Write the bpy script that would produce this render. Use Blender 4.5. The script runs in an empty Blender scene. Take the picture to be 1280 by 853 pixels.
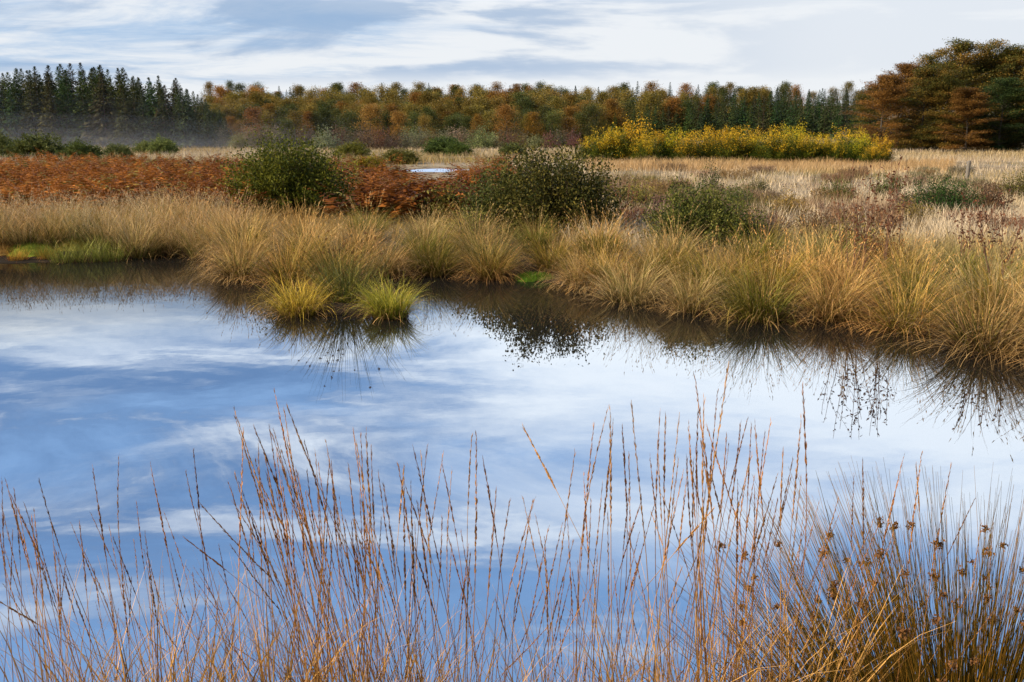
import bpy, math, random
import numpy as np
from mathutils import Vector, Matrix, Quaternion
PI = math.pi
R = math.radians
rng = np.random.default_rng(7)
random.seed(7)
S = bpy.context.scene
COL = S.collection

# ------------------------------------------------------------------ camera
FPX, CX, CY = 1200.0, 640.0, 426.5          # focal length and centre in the photograph's pixels
PITCH = math.atan(254.5 / 1200.0)
CAMZ = 2.0
cd = bpy.data.cameras.new('camera')
cam = bpy.data.objects.new('camera', cd)
COL.objects.link(cam)
cam.location = (0, 0, CAMZ)
cam.rotation_euler = (PI / 2 - PITCH, 0, 0)
cd.sensor_width = 36.0
cd.lens = 36.0 * FPX / 1280.0
cd.clip_start = 0.05
cd.clip_end = 9000
S.camera = cam

# ------------------------------------------------------------------ light
SUN_EL, SUN_AZ = R(33), R(-106)             # azimuth clockwise from +Y: behind the camera to the left
SKY_STRENGTH = 0.10
sd = bpy.data.lights.new('sun', 'SUN')
sun = bpy.data.objects.new('sun', sd)
COL.objects.link(sun)
sd.energy = 5.0
sd.angle = R(1.5)
sd.color = (1.0, 0.85, 0.64)
sdir = Vector((math.sin(SUN_AZ) * math.cos(SUN_EL), math.cos(SUN_AZ) * math.cos(SUN_EL), math.sin(SUN_EL)))
sun.rotation_euler = sdir.to_track_quat('Z', 'Y').to_euler()

S.view_settings.view_transform = 'Standard'
S.view_settings.look = 'None'
S.view_settings.exposure = 0.5
S.view_settings.gamma = 1.0
S.view_settings.use_curve_mapping = False
S.render.engine = 'CYCLES'
S.cycles.max_bounces = 6
S.cycles.diffuse_bounces = 2
S.cycles.transmission_bounces = 3
S.cycles.glossy_bounces = 3
S.cycles.volume_bounces = 1
S.cycles.caustics_reflective = False
S.cycles.caustics_refractive = False


class NT:
    """small helper round a node tree"""
    def __init__(self, nt):
        self.nt = nt
        nt.nodes.clear()

    def n(self, kind, **kw):
        x = self.nt.nodes.new(kind)
        for k, v in kw.items():
            setattr(x, k, v)
        return x

    def link(self, a, b):
        self.nt.links.new(a, b)

    def put(self, sock, v):
        if isinstance(v, bpy.types.NodeSocket):
            self.link(v, sock)
        elif v is not None:
            if isinstance(v, (tuple, list)) and len(v) == 3 and sock.type == 'RGBA':
                v = (*v, 1)
            sock.default_value = v

    def math(self, op, a, b=None, c=None, clamp=False):
        x = self.n('ShaderNodeMath', operation=op, use_clamp=clamp)
        for i, v in enumerate((a, b, c)):
            self.put(x.inputs[i], v)
        return x.outputs[0]

    def sstep(self, v, a, b):
        x = self.n('ShaderNodeMapRange', interpolation_type='SMOOTHSTEP')
        self.put(x.inputs[0], v)
        x.inputs[1].default_value, x.inputs[2].default_value = a, b
        return x.outputs[0]

    def mix(self, f, a, b, mode='MIX'):
        x = self.n('ShaderNodeMix', data_type='RGBA', blend_type=mode)
        self.put(x.inputs[0], f)
        self.put(x.inputs[6], a)
        self.put(x.inputs[7], b)
        return x.outputs[2]

    def noise(self, vec, scale, detail=4, rough=0.55, dist=0.0):
        x = self.n('ShaderNodeTexNoise')
        self.put(x.inputs['Vector'], vec)
        x.inputs['Scale'].default_value = scale
        x.inputs['Detail'].default_value = detail
        x.inputs['Roughness'].default_value = rough
        x.inputs['Distortion'].default_value = dist
        return x.outputs[0]

    def xyz(self, x, y, z):
        c = self.n('ShaderNodeCombineXYZ')
        for i, v in enumerate((x, y, z)):
            self.put(c.inputs[i], v)
        return c.outputs[0]


def build_world():
    w = bpy.data.worlds.new('World')
    S.world = w
    w.use_nodes = True
    t = NT(w.node_tree)
    sky = t.n('ShaderNodeTexSky', sky_type='NISHITA')
    sky.sun_disc = False
    sky.sun_elevation = SUN_EL
    sky.sun_rotation = SUN_AZ
    sky.dust_density = 2.0
    K = 0.72 / SKY_STRENGTH
    tc = t.n('ShaderNodeTexCoord')
    sep = t.n('ShaderNodeSeparateXYZ')
    t.link(tc.outputs['Generated'], sep.inputs[0])
    x, y, z = sep.outputs
    zz = t.math('MAXIMUM', z, 0.0)
    den = t.math('ADD', zz, 0.055)
    u = t.math('DIVIDE', x, den)
    v = t.math('DIVIDE', y, den)
    p = t.xyz(t.math('MULTIPLY', u, 0.55), t.math('MULTIPLY', v, 0.95), 3.1)
    az = t.math('DIVIDE', x, t.math('MAXIMUM', t.math('ABSOLUTE', y), 0.05))      # -0.55 .. 0.55 over the picture
    big = t.noise(p, 0.42, 3, 0.5)
    mid = t.noise(t.xyz(t.math('MULTIPLY', u, 0.72), v, 7.7), 0.95, 9, 0.66, 0.5)
    streak = t.noise(t.xyz(t.math('MULTIPLY', az, 3.3), t.math('MULTIPLY', z, 16.5), 5.3), 1.25, 8, 0.56, 0.35)
    wisp = t.noise(t.xyz(t.math('MULTIPLY', u, 0.5), v, 4.4), 1.5, 9, 0.64, 0.7)
    # veil: the right of the sky is white to about 20 degrees, the left only in streaks
    right = t.sstep(az, -0.30, 0.22)
    veil = t.math('MULTIPLY', right, t.math('SUBTRACT', 1.0, t.sstep(z, 0.24, 0.55)))
    low = t.math('MULTIPLY', t.math('SUBTRACT', 1.0, t.sstep(z, 0.02, 0.20)), 0.16)
    m = t.math('ADD', t.math('MULTIPLY', big, 0.50), t.math('MULTIPLY', mid, 0.66))
    m = t.math('ADD', m, t.math('MULTIPLY', veil, 0.26))
    m = t.math('ADD', m, low)
    cover = t.sstep(m, 0.57, 0.82)
    blue_lo, blue_hi = (0.38 * K, 0.56 * K, 0.82 * K), (0.23 * K, 0.43 * K, 0.78 * K)
    blue = t.mix(t.sstep(z, 0.05, 0.36), blue_lo, blue_hi)
    # slate-blue cloud undersides high on the left
    slate = t.math('MULTIPLY', t.sstep(t.math('ADD', big, t.math('MULTIPLY', t.math('SUBTRACT', wisp, 0.5), 0.6)), 0.32, 0.54), t.sstep(z, 0.10, 0.22))
    slate = t.math('MULTIPLY', slate, t.math('SUBTRACT', 1.0, t.math('MULTIPLY', right, 0.75)))
    blue = t.mix(t.math('MULTIPLY', slate, 0.85), blue, (0.065 * K, 0.16 * K, 0.37 * K))
    blue = t.mix(0.15, blue, sky.outputs[0])
    white = t.mix(t.sstep(z, 0.0, 0.5), (0.84 * K, 0.87 * K, 0.90 * K), (0.80 * K, 0.88 * K, 1.0 * K))
    col = t.mix(cover, blue, white)
    wf = t.math('MULTIPLY', t.sstep(wisp, 0.51, 0.64), t.math('ADD', 0.30, t.math('MULTIPLY', t.sstep(mid, 0.40, 0.60), 0.55)))
    col = t.mix(t.math('MULTIPLY', wf, t.sstep(z, 0.06, 0.14)), col, white)
    # blue-grey stratus bars, chiefly low and to the left
    bar = t.math('MULTIPLY', t.sstep(streak, 0.46, 0.58), t.math('SUBTRACT', 1.0, t.math('MULTIPLY', t.sstep(az, -0.05, 0.35), 0.8)))
    bar = t.math('MULTIPLY', bar, t.sstep(z, 0.045, 0.07))
    bar = t.math('MULTIPLY', bar, t.math('SUBTRACT', 1.0, t.sstep(z, 0.12, 0.22)))
    col = t.mix(t.math('MULTIPLY', bar, 0.75), col, (0.31 * K, 0.45 * K, 0.66 * K))
    # above the low band the sky is brighter
    gain = t.math('ADD', 1.0, t.math('MULTIPLY', t.math('MULTIPLY', t.sstep(z, 0.125, 0.21), 2.5), t.math('SUBTRACT', 1.0, t.sstep(z, 0.54, 0.68))))
    col = t.mix(1.0, col, t.xyz(gain, gain, gain), 'MULTIPLY')
    dim = t.math('SUBTRACT', 1.0, t.math('MULTIPLY', t.sstep(z, 0.58, 0.75), 0.55))
    col = t.mix(1.0, col, t.xyz(dim, dim, dim), 'MULTIPLY')
    # the half of the sky behind the camera
    col = t.mix(t.sstep(y, 0.0, -0.35), col, t.mix(0.30, sky.outputs[0], (0.30 * K, 0.31 * K, 0.33 * K)))
    bg = t.n('ShaderNodeBackground')
    t.put(bg.inputs[0], col)
    bg.inputs[1].default_value = SKY_STRENGTH
    out = t.n('ShaderNodeOutputWorld')
    t.link(bg.outputs[0], out.inputs[0])


build_world()

# ------------------------------------------------------------------ geometry helpers


class Geo:
    def __init__(self):
        self.v, self.c, self.f, self.n = [], [], [], 0

    def add(self, V, F, C):
        V = np.asarray(V, float).reshape(-1, 3)
        C = np.asarray(C, float)
        if C.ndim == 1:
            C = np.tile(C, (len(V), 1))
        self.v.append(V)
        self.c.append(C.reshape(-1, 3))
        self.f.append(np.asarray(F, int) + self.n)
        self.n += len(V)
        return self

    def mesh(self, name, mat, smooth=False):
        me = bpy.data.meshes.new(name)
        V = np.concatenate(self.v)
        C = np.concatenate(self.c)
        loops = np.concatenate([f.ravel() for f in self.f])
        tot = np.concatenate([np.full(len(f), f.shape[1]) for f in self.f])
        start = np.concatenate([[0], np.cumsum(tot)[:-1]])
        me.vertices.add(len(V))
        me.vertices.foreach_set('co', V.astype(np.float32).ravel())
        me.loops.add(len(loops))
        me.loops.foreach_set('vertex_index', loops.astype(np.int32))
        me.polygons.add(len(tot))
        me.polygons.foreach_set('loop_start', start.astype(np.int32))
        me.polygons.foreach_set('loop_total', tot.astype(np.int32))
        me.update(calc_edges=True)
        a = me.color_attributes.new('tint', 'FLOAT_COLOR', 'POINT')
        a.data.foreach_set('color', np.concatenate([np.clip(C, 0, 1), np.ones((len(C), 1))], 1).astype(np.float32).ravel())
        if smooth:
            me.polygons.foreach_set('use_smooth', np.ones(len(tot), bool))
        me.materials.append(mat)
        return me

    def obj(self, name, mat, parent=None, smooth=False):
        o = bpy.data.objects.new(name, self.mesh(name, mat, smooth))
        COL.objects.link(o)
        if parent:
            o.parent = parent
        return o


def tag(o, label=None, cat=None, group=None, kind=None):
    for k, v in (('label', label), ('category', cat), ('group', group), ('kind', kind)):
        if v:
            o[k] = v
    return o


def empty(name, loc=(0, 0, 0)):
    o = bpy.data.objects.new(name, None)
    o.empty_display_size = 0.1
    o.location = loc
    COL.objects.link(o)
    return o


def dup(root):
    r = root.copy()
    COL.objects.link(r)
    for ch in list(root.children):
        c = ch.copy()
        COL.objects.link(c)
        c.parent = r
        for g in list(ch.children):
            d = g.copy()
            COL.objects.link(d)
            d.parent = c
    return r


class Kinds:
    """prototypes of one kind: the first use of each takes the prototype itself, then copies"""
    def __init__(self, protos):
        self.p, self.used = protos, set()

    def place(self, i, loc, scale=1.0, rz=0.0, tint=None):
        i %= len(self.p)
        o = self.p[i] if i not in self.used else dup(self.p[i])
        self.used.add(i)
        o.location = loc
        o.scale = (scale,) * 3 if not isinstance(scale, (tuple, list)) else scale
        o.rotation_euler = (0, 0, rz)
        if tint is not None:
            for ch in [o] + list(o.children):
                ch.color = (*tint, 1)
        return o

    def drop(self):
        for i, o in enumerate(self.p):
            if i not in self.used:
                for ch in list(o.children):
                    bpy.data.objects.remove(ch)
                bpy.data.objects.remove(o)


def blades(base, az, tilt, droop, length, width, seg=5, power=1.4, r=rng, face=None, swirl=0.25):
    """N curved grass blades as strips; returns V, F, t, index"""
    base = np.asarray(base, float)
    N = len(base)
    s = np.linspace(0, 1, seg + 1)
    mids = (s[:-1] + s[1:]) / 2
    ang = tilt[:, None] + droop[:, None] * mids[None, :] ** power
    azs = az[:, None] + (r.normal(0, swirl, N)[:, None]) * mids[None, :]
    step = (length / seg)[:, None]
    d = np.stack([np.sin(ang) * np.cos(azs), np.sin(ang) * np.sin(azs), np.cos(ang)], -1) * step[..., None]
    P = np.concatenate([np.zeros((N, 1, 3)), np.cumsum(d, 1)], 1) + base[:, None, :]
    psi = r.uniform(0, 2 * PI, N) if face is None else face + r.normal(0, 0.5, N)
    side = np.stack([np.cos(psi), np.sin(psi), np.zeros(N)], -1)
    w = width[:, None] * np.clip(1.0 - s[None, :] ** 2.2, 0.12, 1) * 0.5
    A = P + side[:, None, :] * w[..., None]
    B = P - side[:, None, :] * w[..., None]
    V = np.stack([A, B], 2).reshape(-1, 3)
    n = (seg + 1) * 2
    k = np.arange(seg) * 2
    q = np.stack([k, k + 1, k + 3, k + 2], -1)
    F = (np.arange(N)[:, None, None] * n + q[None]).reshape(-1, 4)
    t = np.tile(np.repeat(s, 2), N)
    idx = np.repeat(np.arange(N), n)
    return V, F, t, idx


def tubes(P, rad, sides=3):
    """N polylines (N,S,3) with radii (N,S) as open tubes"""
    P = np.asarray(P, float)
    N, Sn, _ = P.shape
    rad = np.broadcast_to(rad, (N, Sn))
    T = np.gradient(P, axis=1)
    T /= np.linalg.norm(T, axis=2, keepdims=True) + 1e-9
    ref = np.where(np.abs(T[..., 2:3]) > 0.9, np.array([1.0, 0, 0]), np.array([0, 0, 1.0]))
    A = np.cross(T, ref)
    A /= np.linalg.norm(A, axis=2, keepdims=True) + 1e-9
    B = np.cross(T, A)
    th = np.arange(sides) * 2 * PI / sides
    V = P[:, :, None, :] + rad[:, :, None, None] * (A[:, :, None, :] * np.cos(th)[None, None, :, None] + B[:, :, None, :] * np.sin(th)[None, None, :, None])
    V = V.reshape(-1, 3)
    i, j = np.meshgrid(np.arange(Sn - 1), np.arange(sides), indexing='ij')
    j2 = (j + 1) % sides
    q = np.stack([i * sides + j, i * sides + j2, (i + 1) * sides + j2, (i + 1) * sides + j], -1).reshape(-1, 4)
    F = (np.arange(N)[:, None, None] * (Sn * sides) + q[None]).reshape(-1, 4)
    return V, F


def unit(v):
    return v / (np.linalg.norm(v, axis=-1, keepdims=True) + 1e-9)


def leaves(c, d, L, W, r=rng, flat=0.0):
    """N folded rhombic leaves at c pointing along d; flat = 1 keeps them level"""
    N = len(c)
    d = unit(d)
    n = r.normal(0, 1, (N, 3))
    n[:, 2] += flat * 3
    s = unit(np.cross(d, n))
    up = unit(np.cross(s, d))
    L, W = np.broadcast_to(L, N)[:, None], np.broadcast_to(W, N)[:, None]
    V = np.stack([c, c + d * L * 0.45 + s * W * 0.5 + up * W * 0.12, c + d * L, c + d * L * 0.45 - s * W * 0.5 + up * W * 0.12], 1).reshape(-1, 3)
    F = np.arange(N * 4).reshape(N, 4)
    return V, F


def rdir(n, r=rng):
    return unit(r.normal(0, 1, (n, 3)))


def lerp(a, b, t):
    t = np.asarray(t)[..., None]
    return np.asarray(a) * (1 - t) + np.asarray(b) * t


def sst(x, a, b):
    t = np.clip((np.asarray(x, float) - a) / (b - a), 0, 1)
    return t * t * (3 - 2 * t)


_perm = np.random.default_rng(3).random((256, 256))


def vnoise(x, y):
    x, y = np.asarray(x, float), np.asarray(y, float)
    xi, yi = np.floor(x).astype(int), np.floor(y).astype(int)
    fx, fy = x - xi, y - yi
    fx, fy = fx * fx * (3 - 2 * fx), fy * fy * (3 - 2 * fy)
    g = lambda a, b: _perm[a % 256, b % 256]
    return (g(xi, yi) * (1 - fx) + g(xi + 1, yi) * fx) * (1 - fy) + (g(xi, yi + 1) * (1 - fx) + g(xi + 1, yi + 1) * fx) * fy


def fbm(x, y, o=3):
    s, a, t = 0, 1.0, 0
    for k in range(o):
        s = s + a * vnoise(x * 2 ** k + 17 * k, y * 2 ** k + 5 * k)
        t += a
        a *= 0.5
    return s / t


# ------------------------------------------------------------------ the lie of the land


def ray(px, py):
    u, v = (px - CX) / FPX, (CY - py) / FPX
    c, s = math.cos(PITCH), math.sin(PITCH)
    return np.array([u, c + v * s, -s + v * c])


def on_plane(px, py, z=0.0):
    d = ray(px, py)
    t = (z - CAMZ) / d[2]
    return d * t + np.array([0, 0, CAMZ])


def at_depth(px, py, Y):
    d = ray(px, py)
    return d * (Y / d[1]) + np.array([0, 0, CAMZ])


WL = [(-260, 336), (-60, 333), (0, 330), (150, 326), (210, 319), (262, 322), (283, 333), (300, 350), (345, 354), (430, 352), (520, 345), (600, 350), (640, 351), (690, 354),
      (760, 370), (830, 386), (900, 395), (960, 399), (1040, 402), (1100, 406), (1180, 424), (1280, 446), (1420, 480), (1700, 560)]
_pts = np.array([on_plane(a, b)[:2] for a, b in WL])
_phi = np.arctan2(_pts[:, 0], _pts[:, 1])
_rad = np.hypot(_pts[:, 0], _pts[:, 1])
_o = np.argsort(_phi)
_phi, _rad = _phi[_o], _rad[_o]
POOL = on_plane(545, 213, 0.38)


def bank_r(x, y):
    return np.interp(np.arctan2(x, y), _phi, _rad)


def ground_z(x, y):
    x, y = np.asarray(x, float), np.asarray(y, float)
    r = np.hypot(x, y)
    d = r - bank_r(x, y)
    z = -0.55 + 0.57 * sst(d, -0.6, 0.12) + 0.26 * sst(d, 0.1, 2.4) + 0.18 * sst(d, 1.5, 9)
    z = z + 0.10 * (fbm(x * 0.5, y * 0.5) - 0.5) * sst(d, 0.2, 2)
    z = z + 0.35 * (fbm(x * 0.06 + 9, y * 0.06) - 0.5) * sst(d, 6, 25)
    near = -0.55 + 0.92 * (1 - sst(y + 0.25 * (fbm(x * 1.3, 0 * x + 2) - 0.5), 2.25, 2.95))
    z = np.where(y < 4, np.maximum(near, np.where(d > -1.2, z, -1)), z)
    z = z + 14.0 * sst(r, 165, 430) * (y > 0)
    # the small far pool
    e = np.sqrt(((x - POOL[0]) / 2.2) ** 2 + ((y - POOL[1]) / 3.8) ** 2)
    z = z + (0.20 - z) * (1 - sst(e, 0.75, 1.15))
    return z


def gz(x, y):
    return float(ground_z(x, y))


def ground_at(px, Y, lift=0.0):
    """point on the ground in the column of pixel px at depth Y"""
    p = at_depth(px, 200, Y)
    return (p[0], Y, gz(p[0], Y) + lift)


# ------------------------------------------------------------------ materials


def plant_mat(name, transl=0.25, rough=0.55, spec=0.25, mottling=0.25, scale=9.0):
    m = bpy.data.materials.new(name)
    m.use_nodes = True
    t = NT(m.node_tree)
    at = t.n('ShaderNodeAttribute', attribute_name='tint')
    oi = t.n('ShaderNodeObjectInfo')
    tc = t.n('ShaderNodeTexCoord')
    c = t.mix(1.0, at.outputs[0], oi.outputs['Color'], 'MULTIPLY')
    nz = t.noise(tc.outputs['Object'], scale, 3)
    g = t.math('ADD', t.math('MULTIPLY', nz, mottling * 2), 1 - mottling)
    c = t.mix(1.0, c, t.xyz(g, g, g), 'MULTIPLY')
    p = t.n('ShaderNodeBsdfPrincipled')
    t.put(p.inputs['Base Color'], c)
    p.inputs['Roughness'].default_value = rough
    p.inputs['Specular IOR Level'].default_value = spec
    out = t.n('ShaderNodeOutputMaterial')
    if transl > 0:
        tr = t.n('ShaderNodeBsdfTranslucent')
        t.put(tr.inputs[0], c)
        mx = t.n('ShaderNodeMixShader')
        mx.inputs[0].default_value = transl
        t.link(p.outputs[0], mx.inputs[1])
        t.link(tr.outputs[0], mx.inputs[2])
        t.link(mx.outputs[0], out.inputs[0])
    else:
        t.link(p.outputs[0], out.inputs[0])
    return m


M_GRASS = plant_mat('grass_blade', 0.12, 0.6, 0.10)
M_LEAF = plant_mat('broad_leaf', 0.25, 0.6, 0.08, 0.2, 2.0)
M_NEEDLE = plant_mat('spruce_needle', 0.10, 0.7, 0.06, 0.3, 0.6)
M_BARK = plant_mat('bark', 0.0, 0.85, 0.1, 0.45, 14.0)
M_SEED = plant_mat('seed_head', 0.12, 0.7, 0.15, 0.3, 60.0)
M_FERN = plant_mat('dry_bracken', 0.22, 0.7, 0.06)


def make_ground_mat():
    m = bpy.data.materials.new('peaty_turf')
    m.use_nodes = True
    t = NT(m.node_tree)
    tc = t.n('ShaderNodeTexCoord')
    o = tc.outputs['Object']
    a = t.noise(o, 0.12, 5, 0.6)
    b = t.noise(o, 1.6, 6, 0.65)
    f = t.noise(o, 14, 4, 0.7)
    c = t.mix(t.sstep(a, 0.38, 0.62), (0.27, 0.19, 0.10), (0.36, 0.285, 0.18))
    c = t.mix(t.sstep(b, 0.45, 0.66), c, (0.13, 0.10, 0.035))
    c = t.mix(t.sstep(t.noise(o, 0.5, 5, 0.6), 0.56, 0.70), c, (0.14, 0.09, 0.075))
    c = t.mix(t.math('MULTIPLY', f, 0.6), c, (0.10, 0.065, 0.03))
    sep = t.n('ShaderNodeSeparateXYZ')
    t.link(o, sep.inputs[0])
    c = t.mix(t.sstep(sep.outputs[2], 0.42, 0.14), c, (0.022, 0.016, 0.010))       # wet peat, carried up the bank as painted shade between the tussocks
    p = t.n('ShaderNodeBsdfPrincipled')
    t.put(p.inputs['Base Color'], c)
    p.inputs['Roughness'].default_value = 0.9
    p.inputs['Specular IOR Level'].default_value = 0.1
    bp = t.n('ShaderNodeBump')
    bp.inputs['Strength'].default_value = 0.6
    bp.inputs['Distance'].default_value = 0.05
    t.link(f, bp.inputs['Height'])
    t.link(bp.outputs[0], p.inputs['Normal'])
    out = t.n('ShaderNodeOutputMaterial')
    t.link(p.outputs[0], out.inputs[0])
    return m


def make_water_mat(name='still_peaty_water', rough=0.012, bump=0.05, base=0.225):
    m = bpy.data.materials.new(name)
    m.use_nodes = True
    t = NT(m.node_tree)
    tc = t.n('ShaderNodeTexCoord')
    o = tc.outputs['Object']
    h = t.noise(o, 1.1, 3, 0.5)
    h2 = t.noise(o, 9.0, 2, 0.5)
    hh = t.math('ADD', h, t.math('MULTIPLY', h2, 0.06))
    bp = t.n('ShaderNodeBump')
    bp.inputs['Strength'].default_value = bump
    bp.inputs['Distance'].default_value = 0.02
    t.link(hh, bp.inputs['Height'])
    geo = t.n('ShaderNodeLayerWeight')
    geo.inputs[0].default_value = 0.5
    t.link(bp.outputs[0], geo.inputs['Normal'])
    face = geo.outputs['Facing']                      # 0 looking straight down, 1 at grazing
    fac = t.math('ADD', base, t.math('MULTIPLY', t.math('POWER', face, 3.0), 0.155))
    gl = t.n('ShaderNodeBsdfGlossy')
    gl.inputs['Roughness'].default_value = rough
    gl.inputs[0].default_value = (0.93, 0.97, 1.0, 1)
    t.link(bp.outputs[0], gl.inputs['Normal'])
    df = t.n('ShaderNodeBsdfDiffuse')
    df.inputs[0].default_value = (0.010, 0.009, 0.008, 1)
    mx = t.n('ShaderNodeMixShader')
    t.link(fac, mx.inputs[0])
    t.link(df.outputs[0], mx.inputs[1])
    t.link(gl.outputs[0], mx.inputs[2])
    out = t.n('ShaderNodeOutputMaterial')
    t.link(mx.outputs[0], out.inputs[0])
    return m


# ------------------------------------------------------------------ setting: ground and water
def polar_sheet(name, radii, phis, zf, mat, cols=(0.2, 0.15, 0.1)):
    rr, pp = np.meshgrid(radii, phis, indexing='ij')
    X, Y = rr * np.sin(pp), rr * np.cos(pp)
    V = np.stack([X, Y, zf(X, Y)], -1).reshape(-1, 3)
    n, k = len(radii), len(phis)
    i, j = np.meshgrid(np.arange(n - 1), np.arange(k - 1), indexing='ij')
    F = np.stack([i * k + j, i * k + j + 1, (i + 1) * k + j + 1, (i + 1) * k + j], -1).reshape(-1, 4)
    g = Geo().add(V, F[:, ::-1], cols)
    o = g.obj(name, mat, smooth=True)
    return tag(o, kind='structure')


radii = np.concatenate([np.arange(0.05, 9, 0.16), np.arange(9, 22, 0.11), np.geomspace(22, 5500, 190)])
front = np.linspace(-R(44), R(44), 420)
phis = np.concatenate([np.linspace(-PI, -R(44.6), 90), front, np.linspace(R(44.6), PI, 90)])
polar_sheet('ground', radii, phis, ground_z, make_ground_mat())
M_WATER = make_water_mat()


def sheet(name, pts, z, mat):
    pts = np.asarray(pts, float)
    V = np.concatenate([pts, np.full((len(pts), 1), z)], 1)
    o = Geo().add(V, np.arange(len(pts))[None], (0.1, 0.1, 0.1)).obj(name, mat)
    return tag(o, kind='structure')


sheet('water', [(-30, 2.0), (16, 2.0), (16, 30), (-30, 30)], 0.0, M_WATER)
th = np.linspace(0, 2 * PI, 40, endpoint=False)
sheet('water', np.stack([POOL[0] + 2.25 * np.cos(th) + 0.25 * np.sin(th * 3), POOL[1] + 4.0 * np.sin(th)], 1), 0.335, make_water_mat('ruffled_water', 0.50, 0.5, 0.45))

# ------------------------------------------------------------------ plant builders
STRAW, TAN, OLIVE, DEAD_SHADE = (0.66, 0.43, 0.17), (0.52, 0.25, 0.065), (0.10, 0.105, 0.008), (0.085, 0.042, 0.016)  # the last is dead-grass brown, darkened to paint shade at tussock feet
GOLDGREEN = (0.46, 0.32, 0.065)
LIME = (0.20, 0.20, 0.022)


def blade_colors(t, idx, r, root, tip, bias=0.0, jitter=0.18, spread=0.3):
    N = idx.max() + 1
    k = r.normal(0, spread, N)[idx]
    c = lerp(root, tip, sst(t + k + bias, 0.05, 0.95))
    return c * (1 + r.normal(0, jitter, N))[idx][:, None].clip(0.45, 1.7)


def make_tussock(name, seed, n=460, length=0.95, rootr=0.2, wmm=7.0, root=OLIVE, tip=STRAW, dead=0.35, upright=1.0, stalks=34, stalk=STRAW, bias=0.0):
    r = np.random.default_rng(seed)
    g = Geo()

    def ring(N, rr):
        a = r.uniform(0, 2 * PI, N)
        q = rr * np.sqrt(r.uniform(0, 1, N))
        return a, q, np.stack([q * np.cos(a), q * np.sin(a), np.full(N, -0.06)], -1)
    nl = int(n * (1 - dead))
    a, q, b = ring(nl, rootr)
    tl = np.abs(r.normal(0.08, 0.24, nl)) / upright + q / rootr * 0.35
    wind = r.uniform(0, 6.28)                 # the whole tuft leans a little one way
    a2 = a + r.normal(0, 0.9, nl)
    a2 = np.where(r.uniform(0, 1, nl) < 0.3, wind + r.normal(0, 0.6, nl), a2)
    V, F, t, ix = blades(b, a2, tl, r.uniform(0.3, 2.4, nl) / upright, length * r.uniform(0.45, 1.1, nl), np.full(nl, wmm / 1000) * r.uniform(0.5, 1.25, nl), 7, 1.7, r, None, 0.6)
    g.add(V, F, blade_colors(t, ix, r, root, tip, bias, 0.32, 0.34))
    nd = n - nl
    a, q, b = ring(nd, rootr)
    V, F, t, ix = blades(b, a + r.normal(0, 0.8, nd), r.uniform(0.3, 1.1, nd), r.uniform(0.7, 2.4, nd), length * r.uniform(0.6, 1.12, nd), np.full(nd, wmm / 1000) * r.uniform(0.6, 1.1, nd), 7, 1.2, r)
    g.add(V, F, blade_colors(t, ix, r, DEAD_SHADE, lerp(TAN, STRAW, 0.55), 0.0, 0.30, 0.3))
    nc = n // 4                            # matted dead thatch, its dark brown painting shade into the tussock's heart
    a, q, b = ring(nc, rootr * 1.25)
    V, F, t, ix = blades(b, r.uniform(0, 6.28, nc), np.abs(r.normal(0.2, 0.4, nc)), r.uniform(0.2, 2.2, nc), length * r.uniform(0.2, 0.55, nc), np.full(nc, wmm / 700), 4, 1.2, r)
    g.add(V, F, blade_colors(t, ix, r, DEAD_SHADE, (0.17, 0.09, 0.035), 0.0, 0.3, 0.3))
    o = g.obj(name, M_GRASS)
    if stalks:
        a, q, b = ring(stalks, rootr)
        s = Geo()
        V, F, t, ix = blades(b, a, np.abs(r.normal(0, 0.3, stalks)), r.uniform(0.1, 0.7, stalks), length * r.uniform(0.85, 1.15, stalks), np.full(stalks, 0.004), 5, 2.0, r)
        s.add(V, F, blade_colors(t, ix, r, TAN, stalk, 0.2))
        # narrow seed plumes along the top of each stalk
        top = V.reshape(stalks, 12, 3)
        p1 = top[:, 8:10].mean(1)
        p2 = top[:, 10:12].mean(1)
        for k in range(7):
            c = p1 + (p2 - p1) * r.uniform(-0.3, 1.0, stalks)[:, None]
            V, F = leaves(c, (p2 - p1) + rdir(stalks, r) * 0.06, r.uniform(0.03, 0.06, stalks), 0.008, r)
            s.add(V, F, np.repeat(lerp(stalk, TAN, r.uniform(0, 0.7, stalks)), 4, 0))
        s.obj('seed_stalk', M_GRASS, o)
    return o


def shoots(r, N, pts, w, h, open_=1.0, up=0.4):
    """N curved shoots from the base that fill a dome of width w and height h"""
    d = rdir(N, r)
    d[:, 2] = np.abs(d[:, 2]) + 0.12
    d = unit(d)
    reach = r.uniform(0.45, 1.0, N) ** 0.6 * (0.86 + 0.26 * fbm(d[:, 0] * 2.2 + 11, d[:, 1] * 2.2 + d[:, 2] * 2.0 + N * 0.013, 2) * 1.2)
    reach = np.where(r.uniform(0, 1, N) < 0.06, reach * 1.16, reach)
    tip = d * np.array([w / 2, w / 2, h]) * reach[:, None] * r.uniform(0.9, 1.12, N)[:, None]
    s = np.linspace(0, 1, pts)[None, :, None]
    base = r.normal(0, 0.05 * w, (N, 1, 3))
    base[..., 2] = -0.08
    bend = np.zeros((N, 1, 3))
    bend[..., 2] = -up * np.linalg.norm(tip[:, :2], axis=1)[:, None]
    P = base + (tip[:, None, :] - base) * s + bend * (s * (1 - s)) * 1.0
    return P + r.normal(0, 0.012 * w, P.shape) * s


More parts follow.
